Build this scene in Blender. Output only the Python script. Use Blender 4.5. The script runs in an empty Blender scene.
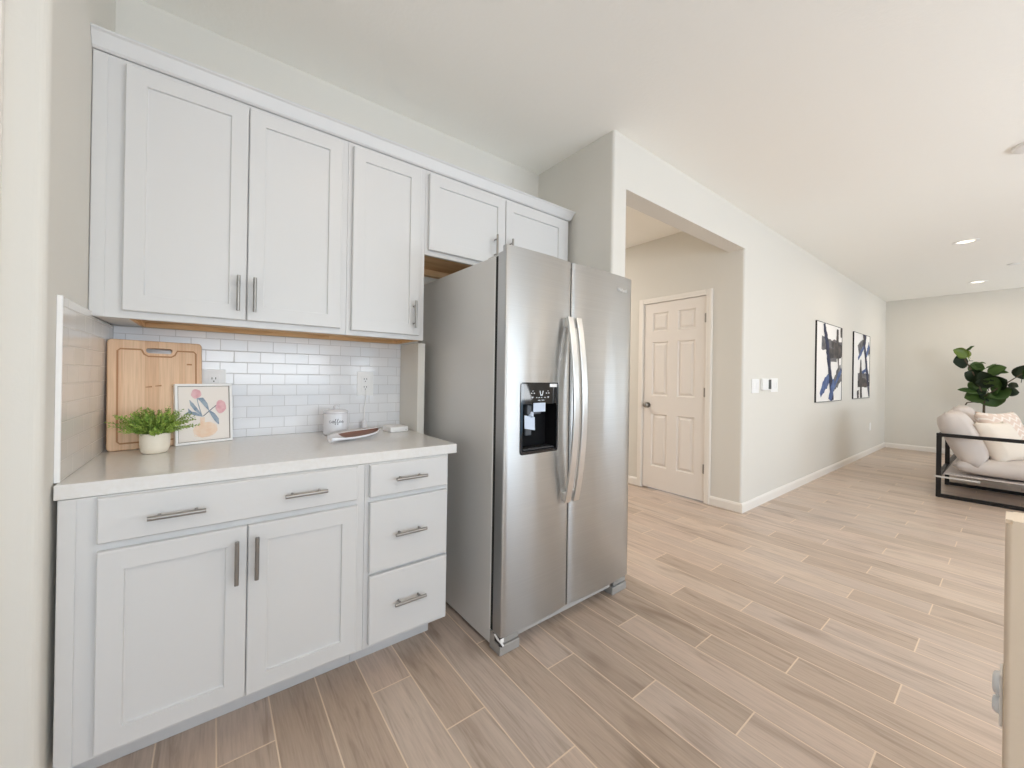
import bpy, bmesh, math, random
from mathutils import Matrix, Vector
SC = bpy.context.scene
COL = SC.collection
PI = math.pi
random.seed(7)

# ------------------------------------------------------------------ camera
YAW, PITCH, ROLL = math.radians(34.605), math.radians(0.0786), math.radians(0.9267)
fwd = Vector((math.sin(YAW)*math.cos(PITCH), math.cos(YAW)*math.cos(PITCH), math.sin(PITCH)))
rt = Vector((math.cos(YAW), -math.sin(YAW), 0)); upv = rt.cross(fwd)
R = rt*math.cos(ROLL) + upv*math.sin(ROLL)
U = upv*math.cos(ROLL) - rt*math.sin(ROLL)
cam_d = bpy.data.cameras.new('camera'); cam = bpy.data.objects.new('camera', cam_d); COL.objects.link(cam)
M = Matrix((R, U, -fwd)).transposed().to_4x4(); M.translation = Vector((0.3485, -2.1030, 1.2200))
cam.matrix_world = M
cam_d.sensor_fit = 'HORIZONTAL'; cam_d.sensor_width = 36.0
cam_d.lens = 376.11*36/1024
cam_d.shift_x = 39.29/1024; cam_d.shift_y = -8.132/1024
cam_d.clip_start = 0.02; cam_d.clip_end = 200
SC.camera = cam
SC.view_settings.view_transform = 'Standard'; SC.view_settings.look = 'None'
SC.view_settings.gamma = 1.0; SC.view_settings.use_curve_mapping = False
SC.view_settings.exposure = -1.08
SC.cycles.max_bounces = 14; SC.cycles.diffuse_bounces = 8; SC.cycles.glossy_bounces = 6
SC.cycles.sample_clamp_indirect = 8.0; SC.cycles.caustics_reflective = False; SC.cycles.caustics_refractive = False

# ------------------------------------------------------------------ world + lights
W = bpy.data.worlds.new('sky'); SC.world = W; W.use_nodes = True
wn = W.node_tree.nodes; wl = W.node_tree.links; wn.clear()
wo = wn.new('ShaderNodeOutputWorld'); wb = wn.new('ShaderNodeBackground'); sk = wn.new('ShaderNodeTexSky')
sk.sky_type = 'NISHITA'; sk.sun_disc = False; sk.sun_elevation = math.radians(42); sk.sun_rotation = math.radians(30)
wb.inputs[1].default_value = 0.35
wl.new(sk.outputs[0], wb.inputs[0]); wl.new(wb.outputs[0], wo.inputs[0])

def area(name, loc, rot, sx, sy, power, col):
    d = bpy.data.lights.new(name, 'AREA'); d.shape = 'RECTANGLE'; d.size = sx; d.size_y = sy
    d.energy = power; d.color = col
    o = bpy.data.objects.new(name, d); COL.objects.link(o); o.location = loc; o.rotation_euler = rot
    return o
# daylight entering by the three openings behind and beside the camera: cool sky light straight in,
# plus an added upward-tilted fill at each one to brighten the ceiling
UP = math.radians(56)
SKYC, FILLC = (0.40, 0.68, 1.0), (0.91, 0.95, 0.985)
for loc, rz, sx, sy, p in (((0.9, -5.50, 1.35), 0, 2.5, 1.9, 44), ((4.05, -5.50, 1.15), 0, 2.7, 2.1, 62), ((9.75, -5.50, 1.35), 0, 1.7, 1.9, 42), ((-2.10, -3.2, 1.35), -PI/2, 2.0, 1.9, 8)):
    area('window_daylight', loc, (PI/2, 0, rz), sx, sy, p*0.90, SKYC)
    area('ceiling_fill', loc, (PI/2+UP, 0, rz), sx, sy*0.6, p*3.3, FILLC)
def can_lamp(loc, power, col=(1.0, 0.84, 0.66), size=0.13):
    d = bpy.data.lights.new('can_lamp', 'AREA'); d.shape = 'DISK'; d.size = size; d.energy = power; d.color = col
    o = bpy.data.objects.new('can_lamp', d); COL.objects.link(o); o.location = loc
    return o
# kitchen cans, just out of the picture overhead and behind
H = 2.775
for x, y in ((1.15, -1.75), (0.2, -3.3), (2.4, -3.3), (4.45, -3.3), (6.0, -3.3)):
    can_lamp((x, y, H-0.012), 9, col=(1.0, 0.76, 0.52))
can_lamp((3.4, 1.5, H-0.012), 58, col=(1.0, 0.92, 0.84))           # lamp down the hallway
LIT = ((7.07, -1.77), (9.86, -1.745))

# ------------------------------------------------------------------ node materials
def lin(c):
    return tuple((v/12.92 if v <= 0.04045 else ((v+0.055)/1.055)**2.4) for v in c)
def hexc(r, g, b): return lin((r/255, g/255, b/255))
def mat(name, col, rough=0.5, metal=0.0, spec=0.5, bump=None, var=None, aniso=0, coat=0, emit=None, trans=0):
    m = bpy.data.materials.new(name); m.use_nodes = True
    nt = m.node_tree; b = nt.nodes['Principled BSDF']
    b.inputs['Base Color'].default_value = (*col, 1); b.inputs['Roughness'].default_value = rough
    b.inputs['Metallic'].default_value = metal; b.inputs['Specular IOR Level'].default_value = spec
    b.inputs['Coat Weight'].default_value = coat; b.inputs['Transmission Weight'].default_value = trans
    if emit:
        b.inputs['Emission Color'].default_value = (*emit[0], 1); b.inputs['Emission Strength'].default_value = emit[1]
    tc = nt.nodes.new('ShaderNodeTexCoord')
    if bump:
        sc, st = bump[:2]
        n = nt.nodes.new('ShaderNodeTexNoise'); n.inputs['Scale'].default_value = sc; n.inputs['Detail'].default_value = 3
        mp = nt.nodes.new('ShaderNodeMapping'); mp.inputs['Scale'].default_value = bump[2] if len(bump) > 2 else (1, 1, 1)
        nt.links.new(tc.outputs['Object'], mp.inputs[0]); nt.links.new(mp.outputs[0], n.inputs['Vector'])
        bp = nt.nodes.new('ShaderNodeBump'); bp.inputs['Strength'].default_value = st; bp.inputs['Distance'].default_value = 0.002
        nt.links.new(n.outputs[0], bp.inputs['Height']); nt.links.new(bp.outputs[0], b.inputs['Normal'])
    if var:   # (scale, other colour, stretch)
        n = nt.nodes.new('ShaderNodeTexNoise'); n.inputs['Scale'].default_value = var[0]; n.inputs['Detail'].default_value = 4
        mp = nt.nodes.new('ShaderNodeMapping'); mp.inputs['Scale'].default_value = var[2] if len(var) > 2 else (1, 1, 1)
        nt.links.new(tc.outputs['Object'], mp.inputs[0]); nt.links.new(mp.outputs[0], n.inputs['Vector'])
        rp = nt.nodes.new('ShaderNodeValToRGB'); e = rp.color_ramp.elements
        e[0].position = 0.35; e[0].color = (*col, 1); e[1].position = 0.68; e[1].color = (*var[1], 1)
        nt.links.new(n.outputs[0], rp.inputs[0]); nt.links.new(rp.outputs[0], b.inputs['Base Color'])
    return m
class NG:
    """small arithmetic helper over a node tree"""
    def __init__(s, m): s.nt = m.node_tree; s.N = s.nt.nodes; s.L = s.nt.links; s.b = s.N['Principled BSDF']
    def put(s, sock, v):
        if isinstance(v, (int, float)): sock.default_value = v
        elif isinstance(v, tuple): sock.default_value = v
        else: s.L.new(v, sock)
    def m(s, op, a, b=0.0, c=None):
        n = s.N.new('ShaderNodeMath'); n.operation = op; s.put(n.inputs[0], a); s.put(n.inputs[1], b)
        if c is not None: s.put(n.inputs[2], c)
        return n.outputs[0]
    def xyz(s):
        t = s.N.new('ShaderNodeTexCoord'); q = s.N.new('ShaderNodeSeparateXYZ'); s.L.new(t.outputs['Object'], q.inputs[0]); return q.outputs
    def vec(s, x, y, z):
        n = s.N.new('ShaderNodeCombineXYZ'); s.put(n.inputs[0], x); s.put(n.inputs[1], y); s.put(n.inputs[2], z); return n.outputs[0]
    def noise(s, v, scale, detail=4, rough=0.55, dist=0.0):
        n = s.N.new('ShaderNodeTexNoise'); n.inputs['Scale'].default_value = scale; n.inputs['Detail'].default_value = detail
        n.inputs['Roughness'].default_value = rough; n.inputs['Distortion'].default_value = dist; s.L.new(v, n.inputs['Vector']); return n.outputs[0]
    def white(s, v):
        n = s.N.new('ShaderNodeTexWhiteNoise'); n.noise_dimensions = '3D'; s.L.new(v, n.inputs['Vector']); return n.outputs
    def ramp(s, f, *stops):
        n = s.N.new('ShaderNodeValToRGB'); e = n.color_ramp.elements
        while len(e) < len(stops): e.new(0.5)
        for k, (p, c) in enumerate(stops): e[k].position = p; e[k].color = (*c, 1) if len(c) == 3 else c
        s.L.new(f, n.inputs[0]); return n.outputs[0]
    def mix(s, f, a, b, bt='MIX'):
        n = s.N.new('ShaderNodeMix'); n.data_type = 'RGBA'; n.blend_type = bt
        s.put(n.inputs[0], f)
        for k, v in ((6, a), (7, b)):
            if isinstance(v, tuple): n.inputs[k].default_value = (*v, 1) if len(v) == 3 else v
            else: s.L.new(v, n.inputs[k])
        return n.outputs[2]
    def bump(s, h, st, d=0.002):
        n = s.N.new('ShaderNodeBump'); n.inputs['Strength'].default_value = st; n.inputs['Distance'].default_value = d
        s.L.new(h, n.inputs['Height']); s.L.new(n.outputs[0], s.b.inputs['Normal'])

WALL = hexc(220, 217, 210)
m_wall = mat('wall_paint', WALL, 0.75, bump=(90, 0.18), spec=0.25)
m_ceil = mat('ceiling_paint', hexc(249, 248, 243), 0.85, bump=(55, 0.45), spec=0.2)
m_trim = mat('trim_paint', hexc(236, 232, 226), 0.45)
m_door = mat('door_paint', hexc(232, 226, 220), 0.42)
m_cab = mat('cabinet_paint', hexc(212, 212, 212), 0.38)
m_gap = mat('dark_gap', (0.02, 0.02, 0.02), 0.8)
m_raw = mat('raw_plywood', hexc(226, 192, 148), 0.6, var=(6, hexc(206, 166, 118), (1, 6, 6)))
m_nickel = mat('brushed_nickel', hexc(158, 155, 151), 0.38, 1.0)
m_counter = mat('quartz', hexc(225, 224, 223), 0.12, var=(70, hexc(222, 220, 217)), spec=0.55)
m_white = mat('white_plastic', hexc(240, 240, 240), 0.35)
m_steelside = mat('steel_side', hexc(216, 215, 213), 0.40, 0.25, bump=(300, 0.05))
m_foot = mat('foot_grey', hexc(166, 164, 161), 0.4, 0.2)
m_paddle = mat('smoke_plastic', hexc(84, 88, 94), 0.3)
m_darkgrey = mat('dark_grey_plastic', (0.03, 0.03, 0.032), 0.4)
m_greyp = mat('grey_plastic', hexc(190, 188, 186), 0.45, 0.3)
m_black = mat('gloss_black', (0.006, 0.006, 0.008), 0.06, coat=0.4)
m_blackmetal = mat('black_metal', (0.012, 0.011, 0.011), 0.38, 0.3)
m_lens = mat('lamp_lens', (1, 1, 1), 0.4, emit=((1.0, 0.84, 0.60), 6.0))

m_darkmat = mat('satin_black', (0.006, 0.006, 0.007), 0.6, spec=0.08)
def steel_mat():
    m = mat('brushed_steel', hexc(204, 204, 204), 0.36, 1.0)
    g = NG(m); g.b.inputs['Anisotropic'].default_value = 0.95; g.b.inputs['Anisotropic Rotation'].default_value = 0.25
    t = g.N.new('ShaderNodeTangent'); t.direction_type = 'UV_MAP'; t.uv_map = 'UVMap'; g.L.new(t.outputs[0], g.b.inputs['Tangent'])
    x = g.xyz()
    n = g.noise(g.vec(g.m('MULTIPLY', x[0], 1.0), 0.0, g.m('MULTIPLY', x[2], 260.0)), 1.0, 3)
    w = g.noise(g.vec(g.m('MULTIPLY', x[0], 9.0), 0.0, g.m('MULTIPLY', x[2], 0.9)), 1.0, 1)
    g.L.new(g.ramp(n, (0.3, hexc(196, 196, 195)), (0.7, hexc(203, 203, 202))), g.b.inputs['Base Color'])
    g.bump(g.m('ADD', g.m('MULTIPLY', n, 0.004), w), 0.55, 0.0045)
    return m
m_steel = steel_mat()

def floor_mat():
    m = mat('wood_look_tile', (0.3, 0.25, 0.2), 0.36); g = NG(m); x = g.xyz()
    P, L = 0.16353, 0.851
    cx = g.m('DIVIDE', g.m('SUBTRACT', x[0], 0.5372), P); ci = g.m('FLOOR', cx); cf = g.m('SUBTRACT', cx, ci)
    ry = g.m('DIVIDE', g.m('ADD', g.m('ADD', x[1], 0.711), g.m('MULTIPLY', g.m('SUBTRACT', ci, 5.0), 0.28367)), L)
    ri = g.m('FLOOR', ry); rf = g.m('SUBTRACT', ry, ri)
    # distance to grout in metres
    dx = g.m('MULTIPLY', g.m('MINIMUM', cf, g.m('SUBTRACT', 1.0, cf)), P)
    dy = g.m('MULTIPLY', g.m('MINIMUM', rf, g.m('SUBTRACT', 1.0, rf)), L)
    d = g.m('MINIMUM', dx, dy)
    rnd = g.white(g.vec(ci, ri, 3.7)); tone = rnd[0]
    off = g.m('MULTIPLY', tone, 37.0)
    gv = g.vec(g.m('ADD', g.m('MULTIPLY', x[0], 26.0), off), g.m('MULTIPLY', x[1], 2.2), off)
    grain = g.noise(gv, 1.0, 6, 0.62, 1.1)
    fine = g.noise(g.vec(g.m('ADD', g.m('MULTIPLY', x[0], 150.0), off), g.m('MULTIPLY', x[1], 9.0), off), 1.0, 3)
    blot = g.noise(g.vec(g.m('ADD', g.m('MULTIPLY', x[0], 7.0), off), g.m('MULTIPLY', x[1], 1.6), off), 1.0, 2, 0.5, 0.8)
    c = g.ramp(tone, (0.0, hexc(184, 165, 149)), (0.25, hexc(192, 174, 159)), (0.5, hexc(203, 184, 170)), (0.75, hexc(196, 180, 168)), (1.0, hexc(208, 190, 174)))
    c = g.mix(1.0, c, g.ramp(grain, (0.27, (0.68, 0.65, 0.61)), (0.47, (0.96, 0.955, 0.95)), (0.75, (1.07, 1.06, 1.05))), 'MULTIPLY')
    c = g.mix(1.0, c, g.ramp(fine, (0.3, (0.90, 0.89, 0.88)), (0.6, (1.03, 1.03, 1.03))), 'MULTIPLY')
    c = g.mix(1.0, c, g.ramp(blot, (0.25, (0.66, 0.62, 0.58)), (0.40, (0.98, 0.98, 0.98)), (0.8, (1.05, 1.04, 1.03))), 'MULTIPLY')
    gm = g.m('LESS_THAN', d, 0.0024)
    c = g.mix(gm, c, hexc(226, 206, 184))
    g.L.new(c, g.b.inputs['Base Color'])
    g.L.new(g.m('ADD', g.m('MULTIPLY', gm, 0.3), g.m('ADD', 0.30, g.m('MULTIPLY', grain, 0.16))), g.b.inputs['Roughness'])
    g.bump(g.m('ADD', g.m('MINIMUM', g.m('MULTIPLY', d, 300.0), 1.0), g.m('MULTIPLY', fine, 0.12)), 0.35, 0.001)
    return m
m_floor = floor_mat()

def tile_mat(axis, c1, c2, grout):
    m = mat('subway_tile', c1, 0.14); g = NG(m); x = g.xyz(); u = x[axis]
    P, Hh = 0.1085, 0.0527
    rz = g.m('DIVIDE', g.m('SUBTRACT', x[2], 0.9519-Hh*4), Hh); ri = g.m('FLOOR', rz); rf = g.m('SUBTRACT', rz, ri)
    half = g.m('MULTIPLY', g.m('MODULO', g.m('ADD', ri, 1.0), 2.0), 0.5)
    cx = g.m('ADD', g.m('DIVIDE', g.m('SUBTRACT', u, 0.3738-P*40), P), half); ci = g.m('FLOOR', cx); cf = g.m('SUBTRACT', cx, ci)
    d = g.m('MINIMUM', g.m('MULTIPLY', g.m('MINIMUM', cf, g.m('SUBTRACT', 1.0, cf)), P), g.m('MULTIPLY', g.m('MINIMUM', rf, g.m('SUBTRACT', 1.0, rf)), Hh))
    t = g.white(g.vec(ci, ri, 1.0))[0]
    c = g.ramp(t, (0.0, c1), (1.0, c2))
    gm = g.m('LESS_THAN', d, 0.0011)
    g.L.new(g.mix(gm, c, grout), g.b.inputs['Base Color'])
    g.L.new(g.m('ADD', 0.12, g.m('MULTIPLY', gm, 0.6)), g.b.inputs['Roughness'])
    g.bump(g.m('MINIMUM', g.m('MULTIPLY', d, 350.0), 1.0), 0.4, 0.0012)
    return m
m_tile_b = tile_mat(0, hexc(226, 228, 232), hexc(233, 234, 237), hexc(196, 196, 198))
m_tile_l = tile_mat(1, hexc(222, 219, 214), hexc(229, 226, 222), hexc(204, 200, 194))  # same tile, with this wall's warmer light put into its colours

# ------------------------------------------------------------------ geometry helpers
def BM(): return bmesh.new()
def add_mesh(bm, verts, faces, mi=0, smooth=False):
    vs = [bm.verts.new(v) for v in verts]
    for f in faces:
        try:
            q = bm.faces.new([vs[i] for i in f]); q.material_index = mi; q.smooth = smooth
        except ValueError: pass
    return vs
def box(bm, x0, x1, y0, y1, z0, z1, bev=0.0, mi=0, seg=1, T=None):
    t = bmesh.new(); bmesh.ops.create_cube(t, size=1.0)
    for v in t.verts: v.co = Vector((x0+(v.co.x+.5)*(x1-x0), y0+(v.co.y+.5)*(y1-y0), z0+(v.co.z+.5)*(z1-z0)))
    if bev: bmesh.ops.bevel(t, geom=t.edges[:], offset=bev, segments=seg, affect='EDGES', profile=0.5)
    merge(bm, t, mi, T, smooth=False)
def merge(bm, t, mi=None, T=None, smooth=None):
    mp = {}
    for v in t.verts: mp[v] = bm.verts.new(T @ v.co if T else v.co)
    for f in t.faces:
        q = bm.faces.new([mp[v] for v in f.verts]); q.material_index = f.material_index if mi is None else mi
        q.smooth = f.smooth if smooth is None else smooth
    t.free()
def frame_from(d):
    d = d.normalized(); a = Vector((0, 0, 1)) if abs(d.z) < 0.9 else Vector((1, 0, 0))
    s = d.cross(a).normalized(); return s, s.cross(d).normalized()
def tube(bm, pts, r, n=12, mi=0, caps=True, smooth=True):
    pts = [Vector(p) for p in pts]; rings = []; prev = None
    for i, p in enumerate(pts):
        d = (pts[min(i+1, len(pts)-1)]-pts[max(i-1, 0)]).normalized()
        if prev is None: s, t = frame_from(d)
        else:
            s = prev - d*prev.dot(d); s.normalize(); t = s.cross(d)
        prev = s; rr = r[i] if isinstance(r, (list, tuple)) else r
        rings.append([bm.verts.new(p + (s*math.cos(2*PI*k/n)+t*math.sin(2*PI*k/n))*rr) for k in range(n)])
    for a, b in zip(rings, rings[1:]):
        for k in range(n):
            f = bm.faces.new((a[k], a[(k+1) % n], b[(k+1) % n], b[k])); f.material_index = mi; f.smooth = smooth
    if caps:
        for q in (rings[0][::-1], rings[-1]):
            f = bm.faces.new([bm.verts.new(v.co) for v in q]); f.material_index = mi
def lathe(bm, prof, c=(0, 0, 0), n=40, mi=0, smooth=True):
    rings = []
    for r, z in prof:
        if r < 1e-6: rings.append([bm.verts.new((c[0], c[1], c[2]+z))])
        else: rings.append([bm.verts.new((c[0]+r*math.cos(2*PI*k/n), c[1]+r*math.sin(2*PI*k/n), c[2]+z)) for k in range(n)])
    for a, b in zip(rings, rings[1:]):
        for k in range(n):
            q = [a[k % len(a)], a[(k+1) % len(a)], b[(k+1) % len(b)], b[k % len(b)]]
            q2 = []
            for v in q:
                if v not in q2: q2.append(v)
            if len(q2) > 2:
                f = bm.faces.new(q2); f.material_index = mi; f.smooth = smooth
def prism(bm, poly, z0, z1, mi=0, axis='z', smooth=False):
    n = len(poly)
    def P(a, b, h): return {'z': (a, b, h), 'y': (a, h, b), 'x': (h, a, b)}[axis]
    lo = [bm.verts.new(P(a, b, z0)) for a, b in poly]; hi = [bm.verts.new(P(a, b, z1)) for a, b in poly]
    bm.faces.new(lo[::-1]).material_index = mi; bm.faces.new(hi).material_index = mi
    for k in range(n):
        f = bm.faces.new((lo[k], lo[(k+1) % n], hi[(k+1) % n], hi[k])); f.material_index = mi; f.smooth = smooth
def rounded(poly, which, r, n=6):
    out = []
    for i, p in enumerate(poly):
        if i not in which: out.append(p); continue
        p = Vector(p); a = (Vector(poly[i-1])-p).normalized(); b = (Vector(poly[(i+1) % len(poly)])-p).normalized()
        c = p + (a+b)*r
        for k in range(n+1):
            th = k/n*PI/2
            q = c - b*r*math.cos(th) - a*r*math.sin(th); out.append((q.x, q.y))
    return out
def rrect(x0, x1, y0, y1, r, n=5):
    out = []
    for cx, cy, a in ((x1-r, y1-r, 0), (x0+r, y1-r, 90), (x0+r, y0+r, 180), (x1-r, y0+r, 270)):
        for k in range(n+1):
            t = math.radians(a+90*k/n); out.append((cx+r*math.cos(t), cy+r*math.sin(t)))
    return out
ROOT = {}
def empty(name, loc, rz=0):
    o = bpy.data.objects.new(name, None); COL.objects.link(o); o.location = loc; o.rotation_euler = (0, 0, rz)
    o.empty_display_size = 0.05; ROOT[o.name] = Vector(loc); return o
def obj(name, bm, mats, parent=None, local=False, origin=None):
    """one mesh object; vertices in world space unless local"""
    bmesh.ops.recalc_face_normals(bm, faces=bm.faces[:])
    me = bpy.data.meshes.new(name)
    L = Vector((0, 0, 0))
    if parent is not None: L = ROOT[parent.name]
    elif origin is not None: L = Vector(origin)
    if not local:
        for v in bm.verts: v.co -= L
    uv = bm.loops.layers.uv.new('UVMap')
    for f in bm.faces:
        for l in f.loops: l[uv].uv = (l.vert.co.x*0.5+l.vert.co.y*0.02, l.vert.co.z*0.5)
    bm.to_mesh(me); bm.free()
    for m in (mats if isinstance(mats, (list, tuple)) else [mats]): me.materials.append(m)
    o = bpy.data.objects.new(name, me); COL.objects.link(o)
    if parent is not None: o.parent = parent; ROOT[o.name] = ROOT[parent.name]
    else:
        o.location = L; ROOT[o.name] = L
    return o
def tag(o, label, cat, group=None):
    o['label'] = label; o['category'] = cat
    if group: o['group'] = group
    return o
def struct(o): o['kind'] = 'structure'; return o

# ------------------------------------------------------------------ the setting
XO, YG, XF = 4.378, -0.6617, 10.9165
XP0, XP1, ZH = 2.385, 2.5326, 2.4408
bm = BM(); box(bm, -2.3, 11.1, -5.8, 3.2, -0.1, 0.0); struct(obj('floor', bm, m_floor))
bm = BM(); box(bm, -2.3, 11.1, -5.8, 3.2, H, H+0.1); struct(obj('ceiling', bm, m_ceil))
bm = BM(); box(bm, 0.0, XP0, 0.0, 0.15, 0, H); struct(obj('wall_back', bm, m_wall))
bm = BM()
prism(bm, rounded([(-2.2, -0.722), (0.0, -0.722), (0.0, 0.15), (-0.14, 0.15), (-0.14, -0.60), (-2.2, -0.60)], {1}, 0.022), 0, H)
struct(obj('wall_left', bm, m_wall))
bm = BM(); prism(bm, rounded([(XP0, YG), (XP1, YG), (XP1, 3.0), (XP0, 3.0)], {0, 1}, 0.018), 0, ZH); box(bm, XP0, XP1, YG+0.134, 3.0, ZH, H)
struct(obj('wall_pillar', bm, m_wall))
bm = BM()
prism(bm, rounded([(XP0, YG), (XO+0.6, YG), (XO+0.6, YG+0.134), (XP0, YG+0.134)], {0}, 0.018), ZH, H); struct(obj('wall_header', bm, m_wall))
bm = BM(); prism(bm, rounded([(XO, YG), (XF+0.1, YG), (XF+0.1, YG+0.14), (XO, YG+0.14)], {0}, 0.02), 0, ZH); box(bm, XO+0.6, XF+0.1, YG, YG+0.14, ZH, H); struct(obj('wall_gallery', bm, m_wall))
D0, D1, DZ = -0.339, 0.313, 2.063
bm = BM()
box(bm, XO, XO+0.14, YG+0.14, D0-0.012, 0, H); box(bm, XO, XO+0.14, D1+0.012, 3.0, 0, H); box(bm, XO, XO+0.14, D0-0.012, D1+0.012, DZ+0.012, H)
struct(obj('wall_hall', bm, m_wall))
bm = BM(); box(bm, XP0, XO+0.14, 3.0, 3.15, 0, H); struct(obj('wall_hall_end', bm, m_wall))
bm = BM(); box(bm, XF, XF+0.15, -5.7, YG, 0, H); struct(obj('wall_right', bm, m_wall))
# wall behind the camera, with a window and a wide patio opening
def pierced(name, axis, pos, th, a0, a1, holes):
    b = BM(); xs = sorted({a0, a1, *[h[0] for h in holes], *[h[1] for h in holes]})
    for p, q in zip(xs, xs[1:]):
        hs = [h for h in holes if h[0] <= p and q <= h[1]]
        for z0, z1 in ([(0, hs[0][2]), (hs[0][3], H)] if hs else [(0, H)]):
            if z1-z0 < 1e-4: continue
            if axis == 'y': box(b, p, q, pos-th, pos, z0, z1)
            else: box(b, pos-th, pos, p, q, z0, z1)
    return struct(obj(name, b, m_wall))
pierced('wall_front', 'y', -5.55, 0.15, -2.3, XF+0.1, [(-0.4, 2.2, 0.35, 2.35), (2.65, 5.45, 0.0, 2.25), (8.85, 10.65, 0.35, 2.35)])
pierced('wall_side', 'x', -2.15, 0.15, -5.7, -0.6, [(-4.25, -2.15, 0.35, 2.35)])
def window(n, axis, pos, a0, a1, z0, z1, mull):
    b = BM(); w = 0.05
    def bb(p, q, r, s):
        if axis == 'y': box(b, p, q, pos-0.05, pos, r, s, 0.003)
        else: box(b, pos-0.05, pos, p, q, r, s, 0.003)
    bb(a0, a1, z0, z0+w); bb(a0, a1, z1-w, z1); bb(a0, a0+w, z0+w, z1-w); bb(a1-w, a1, z0+w, z1-w)
    for k in range(1, mull):
        c = a0+(a1-a0)*k/mull; bb(c-w/2, c+w/2, z0+w, z1-w)
    struct(obj('window_%d' % n, b, m_trim))
window(1, 'y', -5.6, -0.4, 2.2, 0.35, 2.35, 2)
window(2, 'y', -5.6, 2.65, 5.45, 0.001, 2.25, 2)
window(4, 'y', -5.6, 8.85, 10.65, 0.35, 2.35, 2)
window(3, 'x', -2.2, -4.25, -2.15, 0.35, 2.35, 2)

def baseboard(name, poly_pts, inward):
    """profile swept along one straight run; inward = unit normal into the room"""
    (x0, y0), (x1, y1) = poly_pts; nx, ny = inward
    prof = [(0.0005, 0.0005), (0.013, 0.0005), (0.013, 0.068), (0.009, 0.080), (0.006, 0.086), (0.0005, 0.088)]
    b = BM(); A = [b.verts.new((x0+nx*d, y0+ny*d, z)) for d, z in prof]; B = [b.verts.new((x1+nx*d, y1+ny*d, z)) for d, z in prof]
    b.faces.new(A[::-1]); b.faces.new(B)
    for k in range(len(prof)): b.faces.new((A[k], A[(k+1) % len(prof)], B[(k+1) % len(prof)], B[k]))
    return struct(obj(name, b, m_trim))
baseboard('baseboard_gallery', ((XO-0.013, YG), (XF, YG)), (0, -1))
baseboard('baseboard_right', ((XF, -5.5), (XF, YG-0.013)), (-1, 0))
baseboard('baseboard_hall', ((XO, YG), (XO, -0.396)), (-1, 0))
baseboard('baseboard_hall_far', ((XO, 0.37), (XO, 3.0)), (-1, 0))
baseboard('baseboard_left', ((-1.9, -0.722), (-0.024, -0.722)), (0, -1))
baseboard('baseboard_pillar', ((XP0+0.02, YG), (XP1-0.02, YG)), (0, -1))

# casing round the hallway door
b = BM()
def casing_bar(p0, p1, z0, z1):
    box(b, XO-0.014, XO-0.0005, p0, p1, z0, z1, 0.003); box(b, XO-0.019, XO-0.013, p0+0.006, p1-0.030 if p1-p0 < .2 else p1-0.006, z0, z1-0.004, 0.002)
casing_bar(D0-0.060, D0-0.004, 0, DZ+0.06); casing_bar(D1+0.004, D1+0.060, 0, DZ+0.06)
box(b, XO-0.0141, XO-0.0005, D0-0.004, D1+0.004, DZ+0.004, DZ+0.06, 0.003)
box(b, XO-0.019, XO-0.013, D0-0.004, D1+0.004, DZ+0.026, DZ+0.056, 0.002)
box(b, XO, XO+0.13, D0-0.012, D0-0.004, 0, DZ+0.004); box(b, XO, XO+0.13, D1+0.004, D1+0.012, 0, DZ+0.004); box(b, XO, XO+0.13, D0-0.012, D1+0.012, DZ+0.004, DZ+0.012)
struct(obj('trim_1', b, m_trim))
# the six-panel door
def rings_cap(bm, rects, P, mi=0, cap=True):
    """rects: list of (a0,a1,b0,b1,depth) joined ring to ring; P maps (a,b,d)->xyz"""
    prev = None
    for a0, a1, b0, b1, d in rects:
        r = [bm.verts.new(P(a, bb, d)) for a, bb in ((a0, b0), (a1, b0), (a1, b1), (a0, b1))]
        if prev:
            for k in range(4): bm.faces.new((prev[k], prev[(k+1) % 4], r[(k+1) % 4], r[k])).material_index = mi
        prev = r
    if cap: bm.faces.new(prev).material_index = mi
    return prev
dr = struct(empty('door_1', (XO+0.02, (D0+D1)/2, 0.0)))
bm = BM()
ys = [D0, -0.2375, -0.0622, 0.0422, 0.2165, D1]; zs = [0.013, 0.258, 0.838, 1.039, 1.633, 1.750, 1.956, DZ]
XD = XO+0.004
Pd = lambda a, bb, d: (XD+d, a, bb)
for i in range(5):
    for j in range(7):
        a0, a1, b0, b1 = ys[i], ys[i+1], zs[j], zs[j+1]
        if i in (1, 3) and j in (1, 3, 5):
            rings_cap(bm, [(a0, a1, b0, b1, 0), (a0+.010, a1-.010, b0+.010, b1-.010, 0.014), (a0+.020, a1-.020, b0+.020, b1-.020, 0.014), (a0+.040, a1-.040, b0+.040, b1-.040, 0.003)], Pd)
        else: rings_cap(bm, [(a0, a1, b0, b1, 0)], Pd)
rings_cap(bm, [(D0, D1, 0.013, DZ, 0), (D0, D1, 0.013, DZ, 0.035)], Pd)
bmesh.ops.remove_doubles(bm, verts=bm.verts[:], dist=1e-5)
obj('door_panel', bm, m_door, dr)
for z in (0.335, 1.097, 1.842):
    bm = BM(); box(bm, XO-0.004, XO+0.003, D0-0.006, D0+0.014, z-0.045, z+0.045, 0.001); tube(bm, [(XO-0.006, D0-0.002, z-0.047), (XO-0.006, D0-0.002, z+0.047)], 0.006, 8)
    obj('hinge', bm, m_nickel, dr)
kb = BM(); ky, kz = 0.262, 0.932
tube(kb, [(XD, ky, kz), (XD-0.008, ky, kz)], 0.032, 20); tube(kb, [(XD-0.008, ky, kz), (XD-0.035, ky, kz)], 0.012, 12)
for i in range(1): tube(kb, [(XD-0.030, ky, kz), (XD-0.036, ky, kz), (XD-0.048, ky, kz), (XD-0.060, ky, kz), (XD-0.066, ky, kz)], [0.014, 0.024, 0.029, 0.024, 0.012], 20)
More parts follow.
